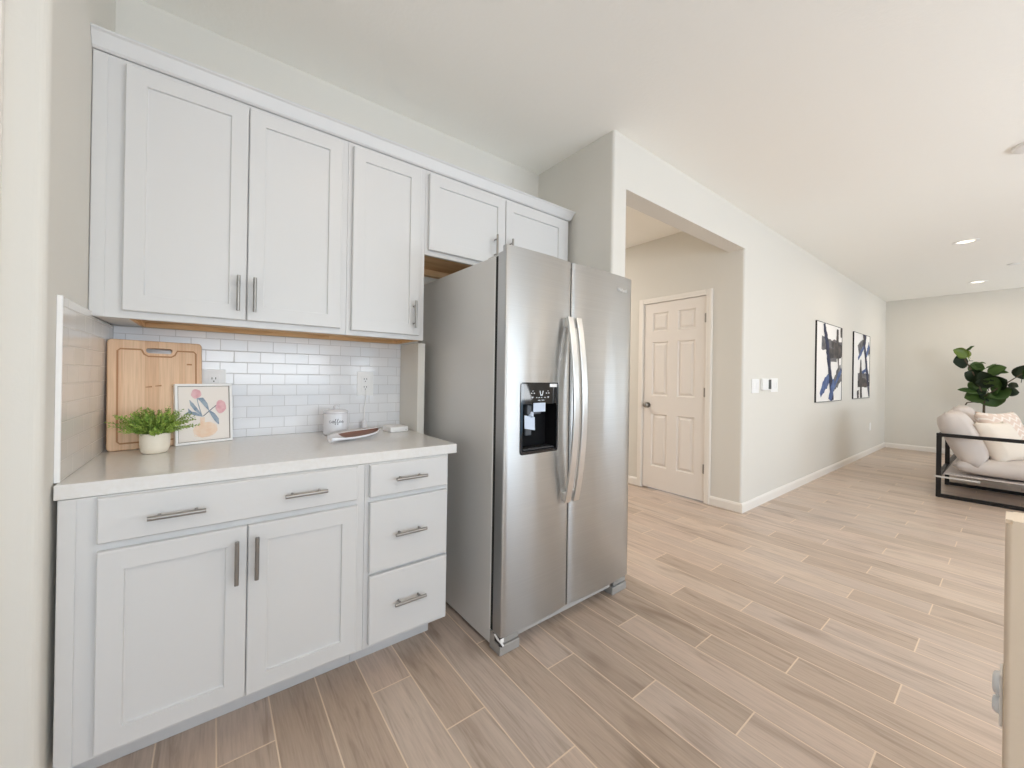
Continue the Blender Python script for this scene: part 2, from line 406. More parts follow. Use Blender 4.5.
obj('door_knob', kb, m_nickel, dr)

# casing of the doorway in the near left wall (only its edge shows)
bm = BM(); box(bm, -0.145, -0.073, -0.744, -0.7225, 0, 2.12, 0.004); box(bm, -0.14, -0.085, -0.749, -0.7435, 0, 2.11, 0.002)
box(bm, -0.99, -0.145, -0.744, -0.7225, 2.06, 2.12, 0.004); box(bm, -1.06, -0.99, -0.744, -0.7225, 0, 2.12, 0.004)
struct(obj('trim_2', bm, m_trim))
bm = BM(); box(bm, -0.988, -0.147, -0.738, -0.7225, 0.012, 2.058, 0.002); struct(obj('door_2', bm, m_door))

# wing panel between backsplash and refrigerator
bm = BM(); box(bm, 1.2685, 1.312, -0.240, -0.0005, 0.0, 1.398, 0.003, seg=2); struct(obj('trim_3', bm, m_wall))
# low wall at the right edge
bm = BM(); prism(bm, rounded([(1.863, -3.6), (1.978, -3.6), (1.978, -2.0893), (1.863, -2.0893)], {2, 3}, 0.010), 0.0, 0.908)
bmesh.ops.bevel(bm, geom=[e for e in bm.edges if all(v.co.z > .9 for v in e.verts)], offset=0.008, segments=3, affect='EDGES')
struct(obj('wall_half', bm, mat('cream_paint', hexc(232, 216, 196), 0.75, bump=(90, 0.18), spec=0.25)))

# ------------------------------------------------------------------ cabinets
def shaker(bm, x0, x1, z0, z1, yf, th=0.019, rail=0.057):
    P = lambda a, b_, d: (a, yf+d, b_)
    rs = [(x0, x1, z0, z1, th), (x0, x1, z0, z1, 0.003), (x0+.003, x1-.003, z0+.003, z1-.003, 0)]
    if rail:
        r = rail; rs += [(x0+r, x1-r, z0+r, z1-r, 0), (x0+r+.001, x1-r-.001, z0+r+.001, z1-r-.001, 0.0075), (x0+r+.004, x1-r-.004, z0+r+.004, z1-r-.004, 0.0085)]
    rings_cap(bm, rs, P); rings_cap(bm, [(x0, x1, z0, z1, th)], P)
def pull(parent, cx, cz, yf, vertical, L=0.136):
    b = BM(); h = L/2; y = yf-0.030
    for s in (-1, 1):
        o = s*L*0.32
        p = (cx, cz+o) if vertical else (cx+o, cz)
        tube(b, [(p[0], yf, p[1]), (p[0], y, p[1])], 0.0042, 10)
    a, c = ((cx, y, cz-h), (cx, y, cz+h)) if vertical else ((cx-h, y, cz), (cx+h, y, cz))
    tube(b, [a, c], 0.0063, 14)
    return obj('handle', b, m_nickel, parent)
def cab_door(root, x0, x1, z0, z1, yf, hx, hz):
    b = BM(); shaker(b, x0, x1, z0, z1, yf); d = obj('door', b, m_cab, root); pull(d, hx, hz, yf, True); return d
def cab_drawer(root, x0, x1, z0, z1, yf, hxs, L=0.136):
    b = BM(); shaker(b, x0, x1, z0, z1, yf, rail=None); d = obj('drawer', b, m_cab, root)
    for hx, hz in hxs: pull(d, hx, hz, yf, False, L)
    return d
def carcass(root, x0, x1, y0, z0, z1, yb=-0.014, stiles=()):
    """box body with a face frame standing 1 mm proud; y0 = frame front"""
    b = BM(); box(b, x0, x1, y0+0.019, yb, z0, z1); 
    box(b, x0, x1, y0, y0+0.0195, z0, z1, 0.0012)
    return obj('body', b, m_cab, root)
YB, YBD = -0.6645, -0.6845          # base frame, base door front
# wide base cabinet
root = tag(empty('base_cabinet', (0.43, -0.33, 0)), 'wide white base cabinet with two shaker doors under one long drawer', 'cabinet')
b = BM(); box(b, 0.014, 0.8385, YB+0.0195, -0.014, 0.150, 0.872); box(b, 0.014, 0.8385, YB, YB+0.020, 0.150, 0.872, 0.001)
obj('body', b, m_cab, root)
b = BM(); box(b, 0.0155, 0.050, YB-0.0035, YB-0.0005, 0.1505, 0.871, 0.001); obj('filler_strip', b, m_cab, root)
cab_drawer(root, 0.0935, 0.8065, 0.7445, 0.8690, YBD, [(0.2690, 0.803), (0.622, 0.805)])
cab_door(root, 0.0935, 0.4470, 0.167, 0.7215, YBD, 0.4178, 0.619); cab_door(root, 0.4500, 0.8080, 0.167, 0.7215, YBD, 0.4733, 0.621)
b = BM(); box(b, 0.014, 0.8385, -0.508, -0.492, 0.001, 0.1505, 0.001); obj('toe_kick', b, m_cab, root)
# drawer base
root = tag(empty('drawer_cabinet', (1.03, -0.33, 0)), 'narrow white base cabinet with a stack of three drawers beside the refrigerator', 'cabinet')
b = BM(); box(b, 0.8395, 1.2140, YB+0.0195, -0.014, 0.150, 0.872); box(b, 0.8395, 1.2140, YB, YB+0.020, 0.150, 0.872, 0.001)
obj('body', b, m_cab, root)
cab_drawer(root, 0.8550, 1.2030, 0.7430, 0.8680, YBD, [(1.020, 0.807)])
cab_drawer(root, 0.8565, 1.2030, 0.4480, 0.7225, YBD, [(1.020, 0.587)])
cab_drawer(root, 0.8580, 1.2040, 0.1690, 0.4350, YBD, [(1.022, 0.309)])
b = BM(); box(b, 0.8395, 1.2135, -0.508, -0.492, 0.001, 0.1505, 0.001); box(b, 1.1940, 1.2135, -0.492, -0.05, 0.001, 0.1505, 0.001); obj('toe_kick', b, m_cab, root)
# countertop
b = BM(); box(b, 0.0065, 1.2600, -0.6650, -0.0005, 0.8735, 0.9140, 0.0022, seg=2)
tag(obj('countertop', b, m_counter, origin=(0.63, -0.32, 0.8735)), 'glossy off-white quartz countertop over the white base cabinets', 'countertop')
# backsplashes
b = BM(); box(b, 0.0115, 1.2675, -0.0115, -0.0006, 0.9146, 1.402, 0.0008)
tag(obj('backsplash', b, m_tile_b), 'pale grey subway tile backsplash on the back wall under the upper cabinets', 'backsplash')
root = tag(empty('backsplash', (0.006, -0.3, 0.9146)), 'beige-lit subway tile backsplash on the left side wall with white edge', 'backsplash')
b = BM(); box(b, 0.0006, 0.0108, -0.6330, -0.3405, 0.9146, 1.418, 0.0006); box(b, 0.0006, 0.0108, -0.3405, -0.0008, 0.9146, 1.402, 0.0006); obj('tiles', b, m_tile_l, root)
b = BM(); box(b, 0.0004, 0.0122, -0.6400, -0.6332, 0.9146, 1.421, 0.001); o = obj('edge_trim', b, m_white, root); o['label'] = 'white edge strip of the tile'

# wall cabinets
YU, YUD, ZU, ZT = -0.3352, -0.3545, 1.4033, 2.300
root = tag(empty('wall_cabinet', (0.43, -0.17, ZU)), 'large white upper cabinet with two tall shaker doors over the counter', 'cabinet')
b = BM(); box(b, 0.0125, 0.8495, YU+0.0195, -0.0005, ZU+0.022, ZT-0.002); box(b, 0.001, 0.8495, YU, YU+0.0195, ZU, ZT-0.002, 0.001); obj('body', b, m_cab, root)
b = BM(); box(b, 0.0125, 0.100, YU+0.02, -0.012, ZU+0.001, ZU+0.0215); o = obj('bottom_panel', b, m_cab, root)
b = BM(); box(b, 0.100, 0.8490, -0.030, -0.012, ZU+0.001, ZU+0.0215); box(b, 0.100, 0.112, YU+0.02, -0.030, ZU+0.001, ZU+0.0215); box(b, 0.100, 0.849, YU+0.02, -0.012, ZU+0.019, ZU+0.0218); o = obj('underside_rail', b, m_raw, root); o['label'] = 'bare plywood underside'
b = BM(); box(b, 0.003, 0.040, YU-0.0035, YU-0.0005, ZU+0.002, ZT-0.004, 0.001); obj('filler_strip', b, m_cab, root)
cab_door(root, 0.0862, 0.4520, 1.4290, 2.2785, YUD, 0.4243, 1.5298); cab_door(root, 0.4556, 0.8215, 1.4290, 2.2785, YUD, 0.4800, 1.5290)
root = tag(empty('wall_cabinet', (1.05, -0.17, ZU)), 'narrow white upper cabinet with a single tall door, left of the refrigerator', 'cabinet')
b = BM(); box(b, 0.8505, 1.2490, YU+0.0195, -0.0005, ZU+0.022, ZT-0.002); box(b, 0.8505, 1.2490, YU, YU+0.0195, ZU, ZT-0.002, 0.001); obj('body', b, m_cab, root)
b = BM(); box(b, 0.8510, 1.2280, -0.030, -0.012, ZU+0.001, ZU+0.0215); box(b, 1.228, 1.2485, YU+0.02, -0.012, ZU+0.001, ZU+0.0215); box(b, 0.851, 1.228, YU+0.02, -0.012, ZU+0.019, ZU+0.0218); o = obj('underside_rail', b, m_raw, root); o['label'] = 'bare plywood underside'
cab_door(root, 0.8710, 1.2170, 1.4255, 2.2785, YUD, 1.1833, 1.5275)
root = tag(empty('wall_cabinet', (1.80, -0.17, 1.855)), 'short white upper cabinet with two doors above the refrigerator', 'cabinet')
b = BM(); box(b, 1.2500, 2.3480, YU+0.0195, -0.0005, 1.875, ZT-0.002); box(b, 1.2500, 2.3480, YU, YU+0.0195, 1.855, ZT-0.002, 0.001); obj('body', b, m_cab, root)
b = BM(); box(b, 1.2505, 2.3475, -0.040, -0.0012, 1.836, 1.8745); box(b, 1.2505, 2.3475, YU+0.02, -0.0012, 1.872, 1.8748); o = obj('underside_rail', b, m_raw, root); o['label'] = 'bare plywood underside'
cab_door(root, 1.2660, 1.7760, 1.8795, 2.2785, YUD, 1.6945, 1.977); cab_door(root, 1.7815, 2.2920, 1.8795, 2.2785, YUD, 1.8120, 1.977)
# crown
b = BM()
prof = [(YU-0.0, 2.2995), (YU-0.006, 2.2995), (YU-0.012, 2.306), (YU-0.028, 2.346), (YU-0.034, 2.352), (YU-0.034, 2.358), (YU-0.0, 2.358)]
XR = 2.3488
n = len(prof); A = [b.verts.new((0.0008, y, z)) for y, z in prof]; B = [b.verts.new((XR-(y-YU), y, z)) for y, z in prof]; Cc = [b.verts.new((XR-(y-YU), -0.0008, z)) for y, z in prof]
b.faces.new(A); b.faces.new(Cc)
for q, r in ((A, B), (B, Cc)):
    for k in range(n): b.faces.new((q[k], q[(k+1) % n], r[(k+1) % n], r[k]))
box(b, 0.0008, XR, YU, -0.001, 2.2995, 2.3565)
tag(obj('crown_molding', b, m_cab, origin=(1.17, -0.17, 2.2995)), 'white crown molding running along the tops of all the upper cabinets', 'crown molding')

# ------------------------------------------------------------------ refrigerator (local: x right, y back, z up from front-left foot)
FR = tag(empty('refrigerator', (1.3908, -0.8374, 0.0), math.radians(1.0)), 'large stainless steel side-by-side refrigerator with ice and water dispenser', 'refrigerator')
FW, FZ0, FZ1 = 0.9555, 0.083, 1.7985
b = BM(); box(b, 0.001, FW-0.001, 0.0767, 0.790, 0.018, 1.7645, 0.003)
obj('body', b, m_steelside, FR, local=True)
b = BM(); box(b, 0.004, FW-0.004, 0.0555, 0.0772, 0.085, 1.762); box(b, 0.4242, 0.4313, 0.005, 0.0560, 0.084, 1.770); obj('gasket_and_gap_shade', b, m_gap, FR, local=True)  # second box is a dark strip standing in for shade between the doors
def bulge(x, x0, x1, amt=0.011):
    t = (x-x0)/(x1-x0); return -amt*(1-(2*t-1)**2)**0.75 if 0 < t < 1 else 0.0
DX0, DX1, DZ0, DZ1 = 0.0872, 0.3325, 0.8700, 1.1965
def steel_door(name, x0, x1, hole=None, flip=False):
    b = BM(); e = 0.0045
    # x stations with rounded vertical edges
    xs = [x0+e*(1-math.cos(a)) for a in (0, .5, 1.0, PI/2)]; ex = [e*(1-math.sin(a)) for a in (0, .5, 1.0, PI/2)]
    mid = [x0+e+(x1-x0-2*e)*k/22 for k in range(1, 22)]
    if hole: mid = sorted([m_ for m_ in mid if abs(m_-hole[0]) > .006 and abs(m_-hole[1]) > .006]+[hole[0], hole[1]])
    st = [(x, y) for x, y in zip(xs, ex)] + [(x, 0.0) for x in mid] + [(x0+x1-x, y) for x, y in zip(xs[::-1], ex[::-1])]
    st = [(x, y+bulge(x, x0, x1)) for x, y in st]
    zs = [FZ0, FZ0+0.003] + ([hole[2], hole[3]] if hole else []) + [FZ1-0.003, FZ1]
    grid = []
    for j, z in enumerate(zs):
        dy = 0.003 if j in (0, len(zs)-1) else 0.0
        grid.append([b.verts.new((x, y+dy, z)) for x, y in st])
    for j in range(len(zs)-1):
        for i in range(len(st)-1):
            xc = (st[i][0]+st[i+1][0])/2; zc = (zs[j]+zs[j+1])/2
            if hole and hole[0] < xc < hole[1] and hole[2] < zc < hole[3]: continue
            f = b.faces.new((grid[j][i], grid[j][i+1], grid[j+1][i+1], grid[j+1][i])); f.smooth = True
    T = 0.024
    bk = [[b.verts.new((x0, T, z)), b.verts.new((x1, T, z))] for z in (FZ0, FZ1)]; tp = [b.verts.new((x, T, 1.7735)) for x in (x0, x1)]
    # sides, top, bottom, back
    b.faces.new([grid[j][0] for j in range(len(zs))] + [bk[1][0], bk[0][0]]); b.faces.new([grid[j][-1] for j in range(len(zs))] + [bk[1][1], bk[0][1]])
    b.faces.new(grid[0] + [bk[0][1], bk[0][0]]); b.faces.new(grid[-1] + [bk[1][1], bk[1][0]]); b.faces.new((tp[0], tp[1], bk[1][1], bk[1][0]))
    ib = [(x0+0.0005, x1-0.0005, FZ0+0.002, 1.7735)]
    if hole: ib = [(x0+0.0005, x1-0.0005, FZ0+0.002, hole[2]), (x0+0.0005, x1-0.0005, hole[3], 1.7735), (x0+0.0005, hole[0], hole[2], hole[3]), (hole[1], x1-0.0005, hole[2], hole[3])]
    for q_ in ib: box(b, q_[0], q_[1], 0.0235, 0.0560, q_[2], q_[3])
    o = obj(name, b, m_steel, FR, local=True)
    return o
fz = steel_door('freezer_door', 0.0, 0.4240, (DX0+0.004, DX1-0.004, DZ0+0.004, DZ1-0.004))
fd = steel_door('refrigerator_door', 0.4315, FW)
# dispenser: glossy bezel with a real recess
b = BM()
yb = -0.0125
outer = rrect(DX0, DX1, DZ0, DZ1, 0.012); CX0, CX1, CZ0, CZ1 = DX0+0.012, DX1-0.012, DZ0+0.014, 1.098
yy = lambda x: bulge(x, 0, 0.424)-0.003
lo = [b.verts.new((x, yy(x), z)) for x, z in outer]
# bezel as strips round the cavity
for x0, x1, z0, z1 in ((DX0+.006, DX1-.006, CZ1, DZ1-0.006), (DX0+.006, DX1-.006, DZ0+.006, CZ0), (DX0+.006, CX0, CZ0, CZ1), (CX1, DX1-.006, CZ0, CZ1)):
    n_ = 8
    tv = [(b.verts.new((x0+(x1-x0)*k/n_, yy(x0+(x1-x0)*k/n_), z0)), b.verts.new((x0+(x1-x0)*k/n_, yy(x0+(x1-x0)*k/n_), z1))) for k in range(n_+1)]
    for k in range(n_): f = b.faces.new((tv[k][0], tv[k+1][0], tv[k+1][1], tv[k][1])); f.smooth = True
b.verts.ensure_lookup_table()
rim = rrect(DX0+.006, DX1-.006, DZ0+.006, DZ1-.006, 0.0065); hi = [b.verts.new((x, yy(x)-0.0003, z)) for x, z in rim]
bk = [b.verts.new((x, yy(x)+0.006, z)) for x, z in outer]
for k in range(len(lo)):
    b.faces.new((lo[k], lo[(k+1) % len(lo)], hi[(k+1) % len(lo)], hi[k])); b.faces.new((lo[k], lo[(k+1) % len(lo)], bk[(k+1) % len(lo)], bk[k]))
dp = obj('dispenser', b, m_black, fz, local=True)
b = BM(); q = lambda a, c_, d: (a, d, c_)
rings_cap(b, [(CX0, CX1, CZ0, CZ1, -0.010), (CX0+.012, CX1-.012, CZ0+.012, CZ1-.004, 0.050)], q)
obj('dispenser_recess', b, m_darkmat, fz, local=True)
b = BM(); box(b, 0.135, 0.225, -0.004, 0.046, 1.050, 1.094, 0.004); tube(b, [(0.165, 0.012, 1.055), (0.165, 0.012, 1.035)], 0.012, 12); box(b, 0.145, 0.185, 0.018, 0.026, 0.950, 1.040, 0.003); 
obj('water_paddle', b, m_paddle, fz, local=True)
b = BM(); box(b, 0.110, 0.310, -0.006, 0.040, CZ0+0.002, CZ0+0.010, 0.002)
for k in range(9): box(b, 0.122+k*0.021, 0.127+k*0.021, -0.004, 0.036, CZ0+0.0095, CZ0+0.0125)
obj('drip_tray', b, m_darkgrey, fz, local=True)
m_icon = mat('panel_print', hexc(205, 212, 218), 0.5)
b = BM()
def flat(bm, pts, y=None, mi=0):
    vs = [bm.verts.new((x, (yy(x) if y is None else y)-0.0007, z)) for x, z in pts]
    f = bm.faces.new(vs); f.material_index = mi
def rectp(x0, x1, z0, z1): return [(x0, z0), (x1, z0), (x1, z1), (x0, z1)]
flat(b, [(0.200, 1.158), (0.206, 1.158), (0.209, 1.142), (0.205, 1.140)]); flat(b, [(0.226, 1.158), (0.220, 1.158), (0.217, 1.142), (0.221, 1.140)]); flat(b, rectp(0.205, 0.221, 1.136, 1.142))
for cx_ in (0.150, 0.166, 0.246, 0.262): flat(b, rectp(cx_-0.004, cx_+0.004, 1.1455, 1.1495))
for cx_ in (0.158, 0.256): flat(b, rectp(cx_-0.003, cx_+0.003, 1.156, 1.159))
for cx_ in (0.156, 0.258): flat(b, [(cx_-0.006, 1.131), (cx_, 1.123), (cx_+0.007, 1.131)])
for cx_ in (0.182, 0.198, 0.214, 0.236): flat(b, rectp(cx_-0.004, cx_+0.004, 1.1255, 1.1290))
flat(b, rectp(0.190, 0.206, 1.1135, 1.1165)); flat(b, rectp(0.214, 0.232, 1.1135, 1.1165))
obj('control_icons', b, m_icon, fz, local=True)
b = BM(); flat(b, rectp(0.268, 0.318, 1.1755, 1.1905)); o = obj('sticker', b, m_white, fz, local=True); o['label'] = 'white sticker'
m_tagp = mat('pale_tag', hexc(196, 208, 226), 0.6)
b = BM(); box(b, 0.160, 0.238, -0.0165, -0.0155, 1.062, 1.103); o = obj('paper_tag', b, m_tagp, fz, local=True); o['label'] = 'upper pale blue paper tag'
b = BM(); T = Matrix.Translation((0.150, -0.004, 1.012)) @ Matrix.Rotation(math.radians(10), 4, 'Y') @ Matrix.Rotation(math.radians(-12), 4, 'X')
box(b, -0.033, 0.033, -0.0006, 0.0006, -0.030, 0.030, T=T); tube(b, [(0.158, -0.003, 1.04), (0.165, 0.002, 1.058)], 0.012, 8); o = obj('paper_tag', b, m_tagp, fz, local=True); o['label'] = 'lower pale paper tag hanging from the spout'
# bowed handles
def bow_handle(parent, cx, w=0.040):
    b = BM(); z0, z1 = 0.612, 1.518; n = 28; prev = None
    for k in range(n+1):
        t = k/n; z = z0+(z1-z0)*t; off = -0.020-0.046*math.sin(PI*t)**0.85; th = 0.012
        sec = rrect(cx-w/2, cx+w/2, off-th, off, 0.0035, 2)
        r = [b.verts.new((x, y, z)) for x, y in sec]
        if prev:
            for i in range(len(r)):
                f = b.faces.new((prev[i], prev[(i+1) % len(r)], r[(i+1) % len(r)], r[i]))
        else: b.faces.new(r[::-1])
        prev = r
    b.faces.new(prev)
    for z in (z0, z1-0.05): box(b, cx-w/2+.004, cx+w/2-.004, -0.024, -0.002, z+0.002, z+0.048, 0.003)
    return obj('handle', b, m_handle, parent, local=True)
m_handle = mat('polished_steel', hexc(228, 227, 225), 0.30, 1.0)
bow_handle(fz, 0.3900); bow_handle(fd, 0.4530)
# badge lettering
tcv = bpy.data.curves.new('badge', 'FONT'); tcv.body = 'Whirlpool'; tcv.size = 0.0285; tcv.extrude = 0.0006
to = bpy.data.objects.new('badge_source', tcv); COL.objects.link(to)
dg = bpy.context.evaluated_depsgraph_get(); me = bpy.data.meshes.new_from_object(to.evaluated_get(dg)); bpy.data.objects.remove(to)
b = BM(); b.from_mesh(me); bpy.data.meshes.remove(me)
xs_ = [v.co.x for v in b.verts]; sx = 0.092/(max(xs_)-min(xs_)); mn = min(xs_)
for v in b.verts:
    x, y, z = v.co; X = 0.803+(x-mn)*sx; v.co = Vector((X, bulge(X, 0.4315, FW)-0.0008-z, 1.7105+y))
o = obj('badge', b, mat('badge_silver', hexc(246, 246, 244), 0.4, 0.0), fd, local=True); o['label'] = 'raised silver lettering'
# hinge caps, grille, feet
for x0, x1 in ((0.004, 0.085), (FW-0.085, FW-0.004)):
    b = BM(); box(b, x0+0.012, x1, 0.078, 0.155, 1.7646, 1.776, 0.003)
    obj('hinge_cover', b, m_greyp, FR, local=True)
b = BM(); box(b, 0.118, 0.812, 0.014, 0.0765, 0.046, 0.0800, 0.004)
obj('toe_grille', b, [m_greyp], FR, local=True)
for x0, x1 in ((0.001, 0.116), (0.820, FW-0.001)):
    b = BM(); box(b, x0, x1, 0.003, 0.0790, 0.0015, 0.042, 0.002); box(b, x0+0.02, x1, 0.010, 0.0765, 0.044, 0.079, 0.003); box(b, x0, x0+0.019, 0.045, 0.0765, 0.041, 0.079) if x0 < 0.1 else None; obj('foot_bracket', b, m_foot, FR, local=True)
b = BM(); box(b, 0.004, 0.022, 0.006, 0.0785, 0.0425, 0.0745, 0.004); tube(b, [(0.012, 0.012, 0.040), (0.012, 0.012, 0.083)], 0.010, 10); obj('door_hinge', b, m_darkgrey, FR, local=True)
b = BM(); box(b, -0.0008, 0.020, -0.001, 0.004, 0.060, 0.079, 0.002); tube(b, [(0.000, 0.040, 0.080), (0.000, 0.018, 0.070), (0.006, 0.003, 0.062), (0.016, 0.000, 0.046)], 0.0045, 8); o = obj('foam_strip', b, m_white, FR, local=True); o['label'] = 'torn white packing strip at the lower hinge'

# ------------------------------------------------------------------ counter objects
ZC = 0.9142
# cutting board, leaning: local x along, y back, z up
m_bamboo = mat('bamboo', hexc(212, 166, 124), 0.5); g = NG(m_bamboo); x = g.xyz()
st = g.m('FLOOR', g.m('MULTIPLY', x[0], 46.0)); tn = g.white(g.vec(st, 2.0, 0.0))[0]
gr = g.noise(g.vec(g.m('MULTIPLY', x[0], 160.0), 0.0, g.m('MULTIPLY', x[2], 6.0)), 1.0, 4)
c = g.ramp(tn, (0, hexc(218, 178, 142)), (0.5, hexc(226, 190, 156)), (1, hexc(232, 200, 168)))
g.L.new(g.mix(1.0, c, g.ramp(gr, (0.3, (.88, .86, .83)), (.6, (1.03, 1.03, 1.03))), 'MULTIPLY'), g.b.inputs['Base Color'])
CB = tag(empty('cutting_board', (0.0255, -0.178, ZC+0.0016), math.radians(14)), 'large light bamboo cutting board leaning upright in the counter corner', 'cutting board')
LT = Matrix.Rotation(math.radians(-5.0), 4, 'X')
def plate_with_slot(b, W_, Hh, T, slot, r=0.014, mi=0):
    """rounded board with a stadium slot; z from 0"""
    out = rrect(0, W_, 0, Hh, r, 6); n = len(out)
    sx0, sx1, sz0, sz1 = slot; inn = rrect(sx0, sx1, sz0, sz1, (sz1-sz0)/2-0.0005, 6)
    for y, sgn in ((0, 1), (T, -1)):
        pass
    e = 0.003
    def ring(p, y): return [b.verts.new((a, y, z)) for a, z in p]
    oi = rrect(e, W_-e, e, Hh-e, r-e/2, 6)
    F0 = ring(oi, 0); F1 = ring(out, e); B1 = ring(out, T-e); B0 = ring(oi, T); I0 = ring(inn, 0); I1 = ring(inn, T)
    for a, c_ in ((F0, F1), (F1, B1), (B1, B0), (I0, I1), (F0, I0), (B0, I1)):
        for k in range(n): b.faces.new((a[k], a[(k+1) % n], c_[(k+1) % n], c_[k]))
b = BM(); plate_with_slot(b, 0.298, 0.428, 0.020, (0.112, 0.196, 0.378, 0.399))
for v in b.verts: v.co = LT @ v.co
obj('board', b, m_bamboo, CB, local=True)
m_groove = mat('groove_wood', hexc(176, 126, 86), 0.6)
b = BM()
def strip(b, pts, w, T, y=-0.0006, mi=0):
    """flat ribbon in x-z along a polyline"""
    n = len(pts); L_, R_ = [], []
    for i, p in enumerate(pts):
        p = Vector(p); d = Vector(pts[min(i+1, n-1)])-Vector(pts[max(i-1, 0)]); d.normalize(); nn = Vector((-d.y, d.x))
        ww = w[i] if isinstance(w, (list, tuple)) else w
        a = p+nn*ww/2; c_ = p-nn*ww/2
        L_.append(b.verts.new(T @ Vector((a.x, y, a.y)))); R_.append(b.verts.new(T @ Vector((c_.x, y, c_.y))))
    for k in range(n-1): b.faces.new((L_[k], L_[k+1], R_[k+1], R_[k])).material_index = mi
gp = [(0.098, 0.391), (0.036, 0.391), (0.028, 0.383), (0.028, 0.034), (0.036, 0.026), (0.268, 0.026), (0.276, 0.034), (0.276, 0.383), (0.268, 0.391), (0.212, 0.391), (0.204, 0.373), (0.192, 0.365), (0.118, 0.365), (0.106, 0.373), (0.098, 0.391)]
strip(b, gp, 0.006, LT); 
for c_ in ((0.150, 0.245), (0.120, 0.241), (0.205, 0.243)): strip(b, [(c_[0]-.010, c_[1]), (c_[0]+.010, c_[1]+.002)], [.003, .006], LT)
strip(b, [(0.244, 0.336), (0.262, 0.336)], 0.006, LT)
o = obj('juice_groove', b, m_groove, CB, local=True); o['label'] = 'darker juice groove and marks'

# framed tulip print
FA = tag(empty('picture_frame', (0.2260, -0.1560, ZC+0.0012), math.radians(18)), 'small white-framed print of two pink tulips in a peach vase', 'picture')
FT = Matrix.Rotation(math.radians(-5.5), 4, 'X'); fw_, fh_ = 0.2110, 0.2550
b = BM(); fb = 0.010
for x0, x1, z0, z1 in ((0, fw_, 0, fb), (0, fw_, fh_-fb, fh_), (0, fb, fb, fh_-fb), (fw_-fb, fw_, fb, fh_-fb)): box(b, x0, x1, 0, 0.024, z0, z1, 0.0012, T=FT)
obj('frame', b, m_white, FA, local=True)
m_paper = mat('print_paper', hexc(240, 234, 228), 0.7); m_pink = mat('print_pink', hexc(232, 192, 196), 0.7, var=(60, hexc(220, 164, 174)))
m_slate = mat('print_slate', hexc(164, 178, 192), 0.7, var=(70, hexc(126, 146, 168))); m_peach = mat('print_peach', hexc(243, 224, 206), 0.7, var=(40, hexc(238, 208, 182))); m_line = mat('print_outline', hexc(86, 96, 112), 0.7)
m_bead = mat('frame_bead', hexc(120, 112, 106), 0.6)
b = BM(); box(b, fb, fw_-fb, 0.006, 0.016, fb, fh_-fb, T=FT)
def S(s, t): return (fb+s*(fw_-2*fb), fh_-fb-t*(fh_-2*fb))
def blob(b, pts, y, mi, T):
    vs = [b.verts.new(T @ Vector((S(*p)[0], y, S(*p)[1]))) for p in pts]; b.faces.new(vs).material_index = mi
def ell(cx, cy, rx, ry, n=20, k=0): return [(cx+rx*math.cos(2*PI*i/n)*(1+k*math.sin(5*2*PI*i/n)), cy+ry*math.sin(2*PI*i/n)*(1+k*math.cos(3*2*PI*i/n))) for i in range(n)]
blob(b, ell(0.51, 0.80, 0.235, 0.135), 0.0052, 3, FT); blob(b, [(0.41, 0.57), (0.50, 0.57), (0.50, 0.70), (0.41, 0.70)], 0.0050, 3, FT)
def pst(pts, w, mi, y): strip(b, [S(*p) for p in pts], w, FT, y, mi)
pst([(0.28, 0.80), (0.30, 0.90), (0.45, 0.935), (0.62, 0.91), (0.74, 0.83), (0.72, 0.72), (0.60, 0.665), (0.51, 0.67)], 0.0022, 3, 0.0046)
pst([(0.45, 0.56), (0.41, 0.44), (0.37, 0.30), (0.355, 0.21)], 0.0030, 2, 0.0044)
pst([(0.47, 0.55), (0.60, 0.45), (0.73, 0.36)], 0.0030, 4, 0.0043)
pst([(0.45, 0.54), (0.33, 0.42), (0.26, 0.33), (0.215, 0.25)], [.003, .013, .013, .002], 2, 0.0042)
pst([(0.36, 0.22), (0.44, 0.24), (0.52, 0.34), (0.58, 0.45)], [.002, .018, .016, .003], 2, 0.0041)
pst([(0.58, 0.45), (0.66, 0.53), (0.73, 0.63), (0.77, 0.72)], [.004, .016, .018, .003], 2, 0.0040)
pst([(0.44, 0.55), (0.32, 0.50), (0.20, 0.47), (0.12, 0.50)], [.004, .014, .010, .002], 2, 0.0039)
pst([(0.30, 0.51), (0.22, 0.46), (0.185, 0.40)], [.004, .010, .002], 2, 0.0038)
blob(b, ell(0.34, 0.14, 0.095, 0.085, 20, .08), 0.0037, 1, FT); blob(b, ell(0.82, 0.39, 0.105, 0.125, 20, .07), 0.0036, 1, FT)
obj('print', b, [m_paper, m_pink, m_slate, m_peach, m_line], FA, local=True)
b = BM()
for x0, x1, z0, z1 in ((fb, fw_-fb, fb, fb+.002), (fb, fw_-fb, fh_-fb-.002, fh_-fb), (fb, fb+.002, fb, fh_-fb), (fw_-fb-.002, fw_-fb, fb, fh_-fb)): box(b, x0, x1, 0.003, 0.006, z0, z1, T=FT)
obj('inner_bead', b, m_bead, FA, local=True)

